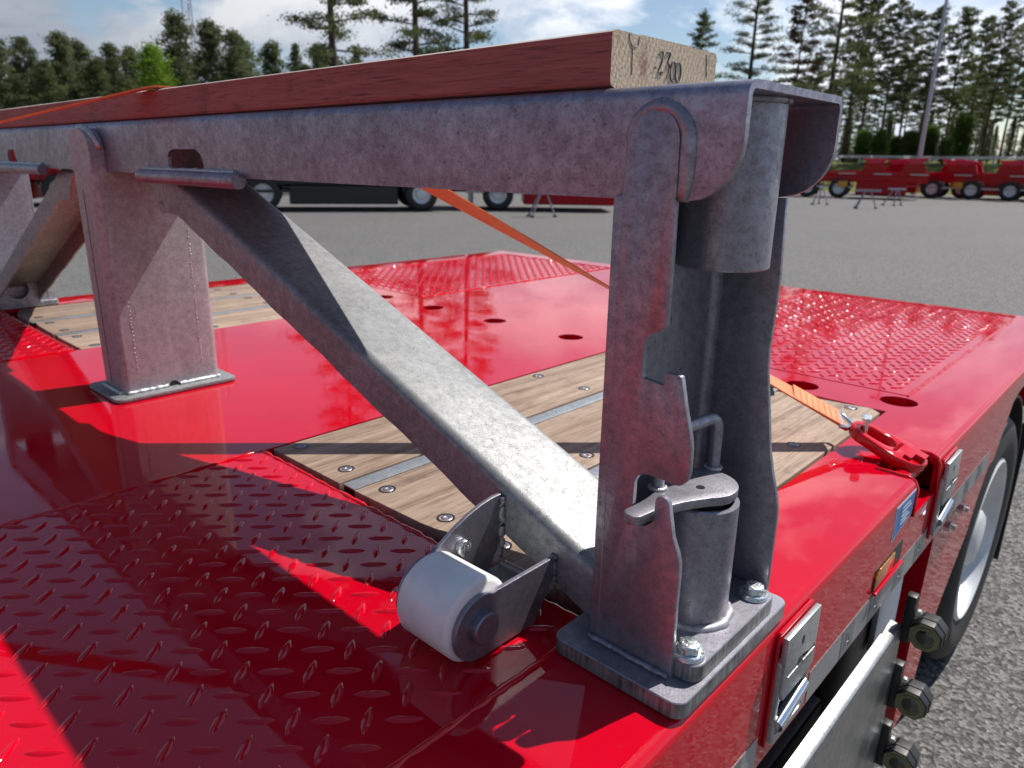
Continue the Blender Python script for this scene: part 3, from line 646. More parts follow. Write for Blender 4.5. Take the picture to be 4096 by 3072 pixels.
FRONT = [(1.159, .018), (1.159, .4345), (1.163, .4385), (1.1715, .4400), (1.1715, .480), (1.1731, .4886), (1.178, .4962), (1.1855, .5012), (1.1935, .5028), (1.2018, .5012), (1.209, .4962), (1.214, .4886), (1.2158, .480), (1.2165, .440),
 (1.2171, .400), (1.2173, .3405), (1.2162, .3365), (1.2130, .3335), (1.2075, .3310), (1.2020, .3278), (1.1985, .3230), (1.1976, .3170), (1.1976, .2945), (1.1990, .2912), (1.2180, .2888), (1.2194, .2905), (1.2198, .2990), (1.2205, .3000), (1.2335, .2998), (1.2348, .2985), (1.2413, .2718), (1.2470, .2520),
 (1.2490, .2420), (1.2495, .2200), (1.2478, .2120), (1.2440, .2075), (1.2400, .2055), (1.2360, .2050), (1.2250, .2062), (1.2080, .2062), (1.2010, .2030), (1.1976, .1960), (1.1976, .1720), (1.1938, .1640), (1.1948, .1590), (1.2049, .1557), (1.2120, .1580), (1.2185, .1640),
 (1.2195, .1700), (1.2197, .1850), (1.2215, .1895), (1.2255, .1913), (1.2300, .1905), (1.2333, .1870), (1.2397, .1570), (1.2455, .1440), (1.2482, .1350), (1.2488, .1223), (1.2486, .0930), (1.2500, .018)]
REAR = [(1.159, .018), (1.159, .4345), (1.2290, .4345), (1.2322, .3600), (1.2318, .3350), (1.2303, .2921), (1.2318, .2690), (1.2350, .2479), (1.2441, .1879), (1.2500, .1640), (1.2560, .1440), (1.2590, .1290), (1.2598, .1183), (1.2598, .018)]
def post(s):
    def M(ol): return [(s * x, z) for x, z in ol]
    fr = FRONT
    root = None
    b = B(); prism(b, M(fr), 'Y', 0.501, 0.5068); bevel(b, 0.0009, 2, 40); o = finish('post', b, 'galvanised_streaked', BO, sharp=33)
    b = B(); prism(b, M(REAR), 'Y', 0.6752, 0.681); bevel(b, 0.0009, 2, 40); finish('rear_flange', b, 'galvanised_streaked', o, sharp=33)
    # web with bent corners
    xo, t_, R_ = 1.1588, 0.006, 0.010
    pr = [(1.1725, 0.5008), (1.170, 0.5008)]
    pr = [(xo + R_ - R_ * math.sin(a), 0.5008 + R_ - R_ * math.cos(a)) for a in [math.radians(90 * k / 5) for k in range(6)]]
    pr += [(xo + R_ - R_ * math.cos(a), 0.6812 - R_ + R_ * math.sin(a)) for a in [math.radians(90 * k / 5) for k in range(6)]]
    r2 = R_ - t_ + 0.006
    inn = [(xo + t_ + r2 - r2 * math.cos(a), 0.6812 - t_ - r2 + r2 * math.sin(a)) for a in [math.radians(90 - 90 * k / 5) for k in range(6)]]
    inn += [(xo + t_ + r2 - r2 * math.sin(a), 0.5008 + t_ + r2 - r2 * math.cos(a)) for a in [math.radians(90 - 90 * k / 5) for k in range(6)]]
    b = B(); prism(b, [(s * x, y) for x, y in pr + inn], 'Z', 0.0185, 0.434); finish('web', b, 'galvanised_streaked', o, sharp=40)
    return o
rw = random.Random(11)
POSTR = post(1); post(-1)
# arched weld round the top of the near post and welds at its foot
arcw = [(1.1695, 0.5070, 0.4365, .0060), (1.1695, 0.5075, 0.452, .0052), (1.1698, 0.5075, 0.468, .0048)]
for k in range(17):
    a = math.radians(180 - 180 * k / 16); u = k / 16
    arcw.append((1.1945 + (0.0240 + 0.0030 * u) * math.cos(a), 0.5075, 0.4795 + 0.0245 * math.sin(a), 0.0056 + 0.0018 * u + (0.0008 if 7 < k < 10 else 0) + rw.uniform(-.0002, .0002)))
arcw += [(1.2215, 0.5075, 0.466, .0076), (1.2215, 0.5075, 0.452, .0074), (1.2200, 0.5075, 0.441, .0066), (1.2185, 0.5075, 0.4360, .0055)]
b = B(); tube(b, [p[:3] for p in arcw], [p[3] for p in arcw], 14, ref=(0, 1, 0)); finish('weld_bead', b, 'galvanised_streaked', BO, sharp=90)
b = B(); tube(b, beadpath((1.1600, 0.4995, 0.0205), (1.2485, 0.4995, 0.0205), 30, 0.0005, rw), [0.0036 + rw.uniform(-.0007, .0007) for _ in range(31)], 8); finish('weld_bead', b, 'galvanised', BO, sharp=90)
for p, r in (((1.1620, 0.5068, 0.435), 0.005), ((1.1560, 0.53, 0.022), 0.008)):
    b = B(); lathe(b, [(0, r * 0.9), (r * 0.6, r * 0.7), (r, 0), (r * 0.6, -r * 0.7), (0, -r * 0.9)], p, 'Y', 12); finish('weld_bead', b, 'galvanised_streaked', BO, sharp=90)

def sides(b):
    b.normal_update()
    for f in b.faces: f.material_index = 1 if abs(f.normal.z) < 0.5 else 0
def foot(s):
    def X(a, b_): return sorted((s * a, s * b_))
    x0, x1 = X(1.131, 1.2758); b = B(); prism(b, rrect(x0, x1, 0.476, 0.7005, 0.013, 6), 'Z', 0.0012, 0.0182); bevel(b, 0.0009, 1, 50); sides(b); o = finish('foot_plate', b, ['galvanised_streaked', 'cut_steel'], BO, sharp=33)
    x0, x1 = X(1.170, 1.2715); b = B(); prism(b, rrect(x0, x1, 0.5072, 0.674, 0.013, 6), 'Z', 0.0186, 0.0362); bevel(b, 0.0009, 1, 50); sides(b); p = finish('bolting_plate', b, ['galvanised_streaked', 'cut_steel'], BO, sharp=33)
    for y in (0.5225, 0.6535):
        b = B(); cx = s * 1.2545
        lathe(b, [(0.0, 0.0391), (0.0145, 0.0391), (0.0152, 0.0386), (0.0152, 0.0366)], (cx, y, 0), 'Z', 28)
        lathe(b, [(0.0, 0.0411), (0.0135, 0.0411), (0.0148, 0.0402), (0.0148, 0.0392)], (cx, y, 0), 'Z', 28)
        prism(b, circ(cx, y, 0.0114, 6, 0.25 + y), 'Z', 0.0412, 0.0475); bevel(b, 0.0004, 1, 50)
        lathe(b, [(0.0, 0.0491), (0.0078, 0.0491), (0.0092, 0.0486), (0.0102, 0.0474)], (cx, y, 0), 'Z', 24)
        for k in range(7):
            a = 0.3 + k * 0.75; tube(b, [(cx + 0.0055 * math.cos(a), y + 0.0055 * math.sin(a), 0.0491), (cx + 0.0068 * math.cos(a), y + 0.0068 * math.sin(a), 0.0491)], 0.0006, 5)
        finish('bolt', b, 'zinc_bolt', p, sharp=32)
    return o, p
foot(1); foot(-1)
TCX, TCY = 1.2165, 0.589
b = B(); lathe(b, [(0.031, 0.10), (0.031, 0.157), (0.0325, 0.159), (0.0355, 0.159), (0.0372, 0.1572), (0.0372, 0.0364)], (TCX, TCY, 0), 'Z', 48); LT = finish('lock_tube', b, 'galvanised_streaked', BO, sharp=40)
b = B(); tube(b, [(TCX + (0.0385 + rw.uniform(-.0006, .0014)) * math.cos(a), TCY + (0.0385 + rw.uniform(-.0006, .0014)) * math.sin(a), 0.0362) for a in [2 * math.pi * k / 40 for k in range(40)] + [0]], [0.0048 + rw.uniform(-.0012, .0016) for _ in range(41)], 8, caps=False, ref=(0, 0, 1)); finish('weld_bead', b, 'galvanised_matte', LT, sharp=90)
b = B(); lathe(b, [(0.0, 0.1642), (0.028, 0.1642), (0.028, 0.150)], (TCX, TCY, 0), 'Z', 36); finish('collar', b, 'black_steel', LT)
# locking lever with bent rod handle
tipx, tipy = 1.2065, 0.4905
def tear():
    R1, R2 = 0.0345, 0.0090; dx, dy = tipx - TCX, tipy - TCY; L = math.hypot(dx, dy); th = math.atan2(dy, dx); al = math.radians(52)
    pts = [(TCX + R1 * math.cos(th + al + (2 * math.pi - 2 * al) * k / 26), TCY + R1 * math.sin(th + al + (2 * math.pi - 2 * al) * k / 26)) for k in range(27)]
    tip = [(tipx + R2 * math.cos(th - 1.5 + 3.0 * k / 10), tipy + R2 * math.sin(th - 1.5 + 3.0 * k / 10)) for k in range(11)]
    ux, uy = math.cos(th), math.sin(th)
    def flank(a, c, sg):
        out = []
        for k in range(1, 8):
            t_ = k / 8; x = a[0] + (c[0] - a[0]) * t_; y = a[1] + (c[1] - a[1]) * t_; d = sg * 0.0055 * math.sin(math.pi * t_)
            out.append((x - uy * d, y + ux * d))
        return out
    return pts + flank(pts[-1], tip[0], 1) + tip + flank(tip[-1], pts[0], -1)
b = B(); prism(b, tear(), 'Z', 0.1645, 0.1735); bevel(b, 0.0009, 2, 50); LV = finish('lock_lever', b, 'galvanised_streaked', BO, sharp=35)
p0, p1 = Vector((1.1945, 0.5470, 0.1736)), Vector((1.2085, 0.6275, 0.1736))
q0, q1 = p0 + Vector((0, 0, 0.052)), p1 + Vector((0, 0, 0.055)); path = [p0, q0 - Vector((0, 0, 0.016))]
d_ = (q1 - q0).normalized()
for k in range(7):
    a = math.radians(90 * k / 6); path.append(q0 + d_ * 0.014 * (1 - math.cos(a)) + Vector((0, 0, -0.014 + 0.014 * math.sin(a))))
for k in range(7):
    a = math.radians(90 * k / 6); path.append(q1 - d_ * 0.014 * (1 - math.sin(a)) + Vector((0, 0, -0.014 + 0.014 * math.cos(a))))
path.append(p1)
b = B(); tube(b, path, 0.0060, 14); finish('lever_handle', b, 'galvanised_streaked', LV, sharp=60)
b = B(); prism(b, circ(TCX + 0.006, TCY - 0.012, 0.0042, 14), 'Z', 0.1736, 0.1739); finish('lever_hole', b, 'black_steel', LV, smooth=False)
for p in (p0, p1):
    b = B(); tube(b, [(p.x + 0.0072 * math.cos(a), p.y + 0.0072 * math.sin(a), 0.1745) for a in [2 * math.pi * k / 16 for k in range(17)]], 0.0022, 6, caps=False); finish('weld_bead', b, 'weld_zinc', LV, sharp=90)
# upper sleeve tube below the beam web
for s in (1, -1):
    b = B(); lathe(b, [(0.034, 0.5140), (0.034, 0.3785), (0.0355, 0.3775), (0.0385, 0.3775), (0.0400, 0.379), (0.0400, 0.5142)], (s * 1.2135, 0.592, 0), 'Z', 48); UT = finish('sleeve_tube', b, 'galvanised_streaked', BO, sharp=40)
    b = B(); tube(b, [(s * 1.2135 + 0.0405 * math.cos(a), 0.592 + 0.0405 * math.sin(a), 0.5125) for a in [2 * math.pi * k / 36 for k in range(37)]], [0.0030 + rw.uniform(-.0005, .0005) for _ in range(37)], 8, caps=False, ref=(0, 0, 1)); finish('weld_bead', b, 'galvanised_streaked', UT, sharp=90)

# diagonal braces: bent channels, open below
LO = [(.110, .4335), (.1537, .4165), (.172, .4005), (.1822, .3878), (.1895, .3765), (.1925, .3697), (.2428, .3701), (.262, .3670), (.2852, .3590)]
def lo(x):
    if x >= LO[-1][0]: return max(0.472 - 0.3975 * x + (0.0011 * math.sin(x * 31) + 0.0007 * math.sin(x * 77)), 0.0195)
    for (a, za), (c, zc) in zip(LO, LO[1:]):
        if a <= x <= c: return za + (zc - za) * (x - a) / (c - a)
    return 0.4335
def brace(fx):
    xs = [.110, .130, .1537, .165, .172, .178, .1822, .186, .1895, .1925, .1935, .210, .2428, .252, .262, .272, .2852] + [.30 + .0144 * k for k in range(60)] + [1.158]
    R_, ya, yb_ = 0.013, 0.526, 0.650
    b = B(); rows = []; t_ = 0.005
    for x in xs:
        tp = min(0.5335 - 0.4 * x, 0.4340); l_ = min(lo(x), tp - 0.0005); r = min(R_, (tp - l_) * 0.9)
        o_ = [(ya, l_)] + [(ya + r - r * math.cos(a), tp - r + r * math.sin(a)) for a in [math.radians(90 * k / 5) for k in range(6)]] + [(0.565, tp), (0.61, tp)] + [(yb_ - r + r * math.sin(a), tp - r + r * math.cos(a)) for a in [math.radians(90 * k / 5) for k in range(6)]] + [(yb_, l_)]
        r2 = max(r - t_, 0.0002); ti = tp - t_ if r > t_ else tp - r
        yi, yj = ya + t_, yb_ - t_; li = l_
        i_ = [(yi, li)] + [(yi + r2 - r2 * math.cos(a), max(ti - r2 + r2 * math.sin(a), li)) for a in [math.radians(90 * k / 5) for k in range(6)]] + [(0.565, ti), (0.61, ti)] + [(yj - r2 + r2 * math.sin(a), max(ti - r2 + r2 * math.cos(a), li)) for a in [math.radians(90 * k / 5) for k in range(6)]] + [(yj, li)]
        rows.append([b.verts.new((fx(x), y, z)) for y, z in o_ + i_[::-1]])
    n = len(rows[0]); m = n // 2
    for r0, r1 in zip(rows, rows[1:]):
        for k in range(n): b.faces.new((r0[k], r0[(k + 1) % n], r1[(k + 1) % n], r1[k]))
    for c in (rows[0], rows[-1]):
        for k in range(m - 1): b.faces.new((c[k], c[k + 1], c[n - 2 - k], c[n - 1 - k]))
    return finish('brace', b, 'galvanised_bright', BO, sharp=35)
BRR = brace(lambda x: x); BRL = brace(lambda x: -(x + 0.09 * (1.158 - x)))
b = B(); prism(b, circ(0.2005, 0.3865, 0.0028, 12), 'Y', 0.5255, 0.5259); finish('vent_hole', b, 'black_steel', BRR, smooth=False)
# end plate with a round opening at the left foot
for s in (-1,):
    hole_ol = circ(0.5915, 0.0610, 0.0300, 36)
    out_ol = []
    for u, v in hole_ol:
        a = math.atan2(v - 0.061, u - 0.5915); c, q = math.cos(a), math.sin(a)
        hx, hz0, hz1 = 0.0565, 0.0575, 0.0515
        tmx = hx / abs(c) if abs(c) > 1e-6 else 9; tmz = (hz1 if q > 0 else hz0) / abs(q) if abs(q) > 1e-6 else 9
        k = min(tmx, tmz); out_ol.append((0.5915 + k * c, 0.061 + k * q))
    b = B(); ringprism(b, out_ol, hole_ol, 'X', -1.140, -1.130); finish('end_plate', b, 'galvanised', BO, sharp=30)
    b = B(); lathe(b, [(0.0300, -0.0001), (0.0300, -0.05)], (-1.13, 0.5915, 0.061), 'X', 30); finish('end_tube', b, 'galvanised', BO)
b = B(); prism(b, [(0.648, 0.002), (0.698, 0.002), (0.698, 0.030), (0.676, 0.046), (0.648, 0.046)], 'X', -1.20, -1.165); finish('stop_block', b, 'galvanised_pale', BO, smooth=False)

# roller with bracket on the right brace
RY, RZ, RX0, RX1 = 0.4165, 0.0440, 1.0165, 1.0890
def arc(cx, cy, r, a0, a1, n): return [(cx + r * math.cos(math.radians(a0 + (a1 - a0) * k / n)), cy + r * math.sin(math.radians(a0 + (a1 - a0) * k / n))) for k in range(n + 1)]
b = B(); prism(b, [(0.5255, 0.0705), (0.436, 0.0705)] + arc(0.4155, 0.0395, 0.0340, 62, 270, 18) + [(0.492, 0.0045), (0.5255, 0.0520)], 'X', 1.0900, 1.0950); bevel(b, 0.0007, 1, 40); RBK = finish('roller_bracket', b, 'galvanised', BO, sharp=33)
b = B(); prism(b, [(0.5255, 0.1150), (0.512, 0.1150), (0.495, 0.1125), (0.475, 0.1070), (0.455, 0.0985), (0.437, 0.0885)] + arc(0.4165, 0.0440, 0.0370, 75, 270, 18)[1:] + [(0.492, 0.0045), (0.5255, 0.060)], 'X', 1.0105, 1.0155); bevel(b, 0.0007, 1, 40); finish('bracket_side', b, 'galvanised', RBK, sharp=33)
b = B(); box(b, 1.0157, 1.0898, 0.464, 0.5255, 0.024, 0.029); box(b, 1.0157, 1.0898, 0.464, 0.469, 0.0292, 0.047); finish('bracket_floor', b, 'galvanised_bright', RBK, smooth=False)
b = B(); lathe(b, [(0.0, 0.0), (RZ - 0.0065, 0.0), (RZ - 0.0032, 0.0012), (RZ - 0.001, 0.0040), (RZ - 0.001, RX1 - RX0 - 0.0040), (RZ - 0.0032, RX1 - RX0 - 0.0012), (RZ - 0.0065, RX1 - RX0), (0.0, RX1 - RX0)], (RX0, RY, RZ), 'X', 64); finish('roller', b, 'nylon', RBK, sharp=50)
b = B(); lathe(b, [(0.0, 0.0870), (0.0150, 0.0870), (0.0163, 0.0858), (0.0163, 0.0780), (0.0163, -0.010), (0.0, -0.010)], (RX0, 0.4155, 0.0410), 'X', 36); finish('axle_pin', b, 'galvanised', RBK, sharp=40)
b = B(); prism(b, circ(0.4635, 0.0745, 0.0095, 6, 0.3), 'X', 1.0158, 1.0225); bevel(b, 0.0005, 1, 40); tube(b, [(1.000, 0.4635, 0.0745), (1.0158, 0.4635, 0.0745)], 0.005, 10); lathe(b, [(0, 0.0074), (0.0070, 0.0074), (0.0086, 0.0066)], (1.0158, 0.4635, 0.0745), 'X', 20); finish('bracket_bolt', b, 'zinc_bolt', RBK, sharp=35)
b = B()
def digit8(b, y, z):
    for dz, r in ((0.0010, 0.00085), (-0.0010, 0.0010)): tube(b, [(1.0233, y + r * math.cos(a), z + dz + r * math.sin(a)) for a in [2 * math.pi * k / 10 for k in range(11)]], 0.00025, 4, caps=False)
digit8(b, 0.4662, 0.0758); digit8(b, 0.4612, 0.0758); tube(b, [(1.0233, 0.4637, 0.0745), (1.0233, 0.4636, 0.0743)], 0.0004, 4); finish('bolt_marking', b, 'galvanised', RBK, sharp=90)
for x, za, zb in ((1.0172, 0.031, 0.112), (1.0925, 0.030, 0.071)):
    b = B(); n = 14; tube(b, beadpath((x, 0.5235, za), (x, 0.5245, zb), n, 0.0003, rw), [0.0042 + rw.uniform(-.0004, .0004) for _ in range(n + 1)], 8); finish('weld_bead', b, 'galvanised_bright', RBK, sharp=90)
b = B(); tube(b, beadpath((1.018, 0.5235, 0.031), (1.089, 0.5235, 0.031), 14, 0.0005, rw), [0.0042 + rw.uniform(-.0004, .0004) for _ in range(15)], 8); finish('weld_bead', b, 'galvanised_bright', RBK, sharp=90)

# middle post: box section with a thin flange at its foot
def midpost():
    x0, x1, y0, y1 = -0.080, 0.026, 0.479, 0.676
    b = B(); ou = rrect(x0, x1, y0, y1, 0.013, 5); prism(b, ou, 'Z', 0.0085, 0.4345); o = finish('middle_post', b, 'galvanised_matte', BO, sharp=33)
    b = B(); pts = [(x0, 0.4346), (x1, 0.4346), (x1, 0.470)] + [((x0 + x1) / 2 + 0.053 * math.cos(a), 0.470 + 0.040 * math.sin(a)) for a in [math.radians(180 * k / 12) for k in range(1, 12)]] + [(x0, 0.470)]
    prism(b, pts, 'Y', 0.4793, 0.5045); finish('post_lug', b, 'galvanised_matte', o, sharp=40)
    b = B(); tube(b, [((x0 + x1) / 2 + 0.054 * math.cos(a), 0.4985 - 0.010 * math.sin(a), 0.470 + 0.0405 * math.sin(a)) for a in [math.radians(5 + 120 * k / 14) for k in range(15)]], [0.0060 + rw.uniform(-.0012, .0012) for _ in range(15)], 8); finish('weld_bead', b, 'weld_zinc', o, sharp=90)
    b = B(); prism(b, rrect(-0.110, 0.056, 0.4545, 0.7005, 0.016, 6), 'Z', 0.0012, 0.0088); bevel(b, 0.0012, 2, 50); finish('foot_flange', b, 'galvanised_bright', o, sharp=33)
    for p, q in (((0.0285, 0.485, 0.0105), (0.0285, 0.566, 0.0105)), ((0.0285, 0.588, 0.0105), (0.0285, 0.674, 0.0105)), ((-0.076, 0.4765, 0.0105), (0.02, 0.4765, 0.0105))):
        b = B(); tube(b, beadpath(p, q, 26, 0.0006, rw), [0.0048 + rw.uniform(-.0009, .0009) for _ in range(27)], 8); finish('weld_bead', b, 'weld_zinc', o, sharp=90)
    b = B(); tube(b, [(0.0262, 0.577 + 0.0095 * math.cos(a), 0.0090 + 0.010 * math.sin(a)) for a in [math.radians(180 * k / 10) for k in range(11)]], 0.0006, 5); prism(b, [(0.577 + 0.0095 * math.cos(a), 0.0090 + 0.010 * math.sin(a)) for a in [math.radians(180 * k / 12) for k in range(13)]], 'X', 0.0255, 0.0264); finish('drain_hole', b, 'black_steel', o, smooth=False)
    b = B(); box(b, -0.036, -0.0345, 0.4784, 0.4789, 0.02, 0.40); finish('seam', b, 'dark_seam', o, smooth=False)
    for y in (0.510, 0.640):
        b = B(); r0 = random.Random(int(y * 1000)); z = 0.05
        while z < 0.36:
            if r0.random() < 0.8: lathe(b, [(0, 0.0012), (0.0011, 0.0008), (0.0014, 0)], (0.0259, y + r0.uniform(-.0015, .0015), z), 'X', 6)
            z += r0.uniform(0.005, 0.010)
        ob = finish('spatter_line', b, 'weld_zinc', o, sharp=90)
midpost()

# ------------------------------------------------------------------ timber plank lying on the beam
PL = empty('timber_plank', (0, 0.6, BT), 'long red-brown hardwood plank with 2300 written on its end, lying on the beam', 'plank')
def plank():
    x0, x1, y0, y1, z0, z1 = -1.30, 1.140, 0.514, 0.685, 0.5212, 0.5648
    ol = [(y0 + 0.006, z1), (y0, z1 - 0.0022), (y0, z0 + 0.005), (y0 + 0.0018, z0 + 0.0018), (y0 + 0.006, z0), (y1 - 0.004, z0), (y1, z0 + 0.004), (y1, z1 - 0.003), (y1 - 0.003, z1), (y0 + 0.128, z1), (y0 + 0.120, z1 + 0.0006), (y0 + 0.045, z1 + 0.0004), (y0 + 0.034, z1 - 0.0005), (y0 + 0.020, z1)]
    b = B(); prism(b, ol[::-1], 'X', x0, x1); bmesh.ops.recalc_face_normals(b, faces=b.faces[:])
    for f in b.faces:
        f.material_index = 1 if abs(f.normal.x) > 0.7 else (2 if f.normal.z > 0.5 else 0)
    o = finish('plank_body', b, ['plank_wood', 'end_grain', 'plank_top'], PL, sharp=25, recalc=False)
    X = 1.1404
    # handwriting
    def st(pts): tube(bb, [(X, 0.514 + u * 0.171, z0 + v * 0.0436) for u, v in pts], 0.00075, 5)
    bb = B()
    st([(0.405, 0.72), (0.420, 0.80), (0.440, 0.80), (0.447, 0.72), (0.435, 0.60), (0.415, 0.48), (0.402, 0.40), (0.425, 0.42), (0.455, 0.43)]); st([(0.430, 0.44), (0.432, 0.36)])
    st([(0.475, 0.80), (0.505, 0.82), (0.513, 0.78), (0.497, 0.68), (0.490, 0.62), (0.508, 0.58), (0.512, 0.48), (0.500, 0.36), (0.487, 0.34)])
    for c in (0.548, 0.600): st([(c + 0.027 * math.cos(a), 0.47 + 0.19 * math.sin(a)) for a in [2 * math.pi * k / 12 for k in range(13)]])
    st([(0.375, 0.50), (0.377, 0.46)])
    finish('handwriting', bb, 'marker_ink', o, sharp=80)
    def ck(pts): tube(bb, [(X - 0.0002, 0.514 + u * 0.171, z0 + v * 0.0436) for u, v in pts], 0.00035, 4)
    for cr in ([(0.135, 0.99), (0.140, 0.88), (0.160, 0.78), (0.170, 0.66), (0.172, 0.4), (0.175, 0.28)], [(0.161, 0.79), (0.190, 0.77), (0.215, 0.80), (0.222, 0.96)], [(0.885, 0.92), (0.893, 0.75), (0.892, 0.62), (0.905, 0.5)]):
        bb = B(); ck(cr); finish('drying_crack', bb, 'dark_seam', o, sharp=80)
plank()

# ------------------------------------------------------------------ orange lashing strap
ST = empty('lashing_strap', (1.142, 1.262, 0.0), 'orange webbing lashing strap pulled over the plank and hooked to the red eye', 'strap')
def ribbon(path, wdir, w, th, name, mat, parent):
    b = B(); rows = []
    for i, p in enumerate(path):
        p = Vector(p); d = Vector(path[min(i + 1, len(path) - 1)]) - Vector(path[max(i - 1, 0)]); wv = Vector(wdir[i] if isinstance(wdir, list) else wdir)
        wv = (wv - d.normalized() * wv.dot(d.normalized())).normalized(); nn = d.cross(wv).normalized()
        rows.append([b.verts.new(p + wv * a * w / 2 + nn * c * th / 2) for a, c in ((-1, -1), (1, -1), (1, 1), (-1, 1))])
    for r0, r1 in zip(rows, rows[1:]):
        for k in range(4): b.faces.new((r0[k], r0[(k + 1) % 4], r1[(k + 1) % 4], r1[k]))
    b.faces.new(rows[0][::-1]); b.faces.new(rows[-1]); return finish(name, b, mat, parent, sharp=30)
hk = Vector((1.129, 1.262, 0.043)); top_r = Vector((0.300, 0.688, 0.5672)); top_f = Vector((0.240, 0.512, 0.5672)); low_f = Vector((-1.20, -1.10, 0.04))
pth = [hk.lerp(top_r, k / 16) for k in range(17)] + [top_r + Vector((-0.003, -0.006, 0.0008)), top_f + Vector((0.003, 0.006, 0.0008))] + [top_f.lerp(low_f, k / 10) for k in range(11)]
nd = len(pth); W0 = Vector((0.56, -0.83, -0.30)); W1 = Vector((0.90, -0.30, 0.34))
wds = [W0.lerp(W1, min(1, k / 12)) if k < 17 else (Vector((0.95, -0.32, 0.0)) if k < 20 else Vector((0.76, -0.63, -0.13))) for k in range(nd)]
web = ribbon(pth, wds, 0.048, 0.0026, 'webbing', 'strap_orange', ST)
dirv = (top_r - hk).normalized()
sp = [hk + dirv * (0.002 + 0.012 * k) for k in range(9)]
ribbon([p + Vector((0.0012, 0.0006, 0.0022)) for p in sp], W0, 0.047, 0.0024, 'sewn_end', 'strap_orange', ST)
b = B()
for k in range(7):
    c = hk + dirv * (0.012 + 0.012 * k); wv = (W0 - dirv * W0.dot(dirv)).normalized(); nn = dirv.cross(wv).normalized(); nn = nn if nn.z > 0 else -nn
    tube(b, [c + nn * 0.0046 - wv * 0.020, c + nn * 0.0046 + wv * 0.020], 0.0007, 5)
finish('stitching', b, 'strap_stitch', ST, sharp=80)
# label tag
lt = [hk + dirv * 0.18 + Vector((0.0, 0.02, -0.012)) + Vector((0.020 * k / 6, 0.012 * k / 6, -0.030 * (k / 6) ** 2 - 0.012 * k / 6)) for k in range(7)]
ribbon(lt, (0.6, 0.7, 0.4), 0.028, 0.0012, 'label_tag', 'label_blue', ST)
# flat steel hook
b = B()
wv = (W0 - dirv * W0.dot(dirv)).normalized()
eyept = Vector((1.152, 1.264, 0.034))
for sg in (-1, 1):
    tube(b, [hk + wv * sg * 0.022 + dirv * 0.006, hk + wv * sg * 0.022 - dirv * 0.006, eyept + wv * sg * 0.005 + Vector((-0.006, 0, 0.004)), eyept + Vector((0.004, 0, 0.0))], [0.0042, 0.0042, 0.0042, 0.0038], 10)
tube(b, [hk + wv * -0.024 + dirv * 0.004, hk + wv * 0.024 + dirv * 0.004], 0.0042, 10)
finish('hook', b, 'chrome', ST, sharp=50)

# ------------------------------------------------------------------ trees
def crown_mesh(name, tris, mat):
    me = bpy.data.meshes.new(name); n = len(tris); v = np.asarray(tris, dtype=np.float32).reshape(-1, 3)
    me.vertices.add(n * 3); me.vertices.foreach_set('co', v.ravel()); me.loops.add(n * 3); me.loops.foreach_set('vertex_index', np.arange(n * 3, dtype=np.int32))
    me.polygons.add(n); me.polygons.foreach_set('loop_start', np.arange(0, n * 3, 3, dtype=np.int32)); me.update(); me.validate(); me.materials.append(MATS[mat]); return me
def clump(rs, c, r, k, leaf, flat=0.6):
    c = np.asarray(c); p = rs.normal(size=(k, 3)) * np.array([r, r, r * flat]) * 0.55 + c
    a = rs.normal(size=(k, 3)); a /= np.linalg.norm(a, axis=1, keepdims=True); q = rs.normal(size=(k, 3)); bb = np.cross(a, q); bb /= np.linalg.norm(bb, axis=1, keepdims=True) + 1e-6
    s = leaf * rs.uniform(0.6, 1.4, (k, 1)); return np.stack([p + a * s, p - a * s * 0.5 + bb * s * 0.55, p - a * s * 0.5 - bb * s * 0.55], axis=1)
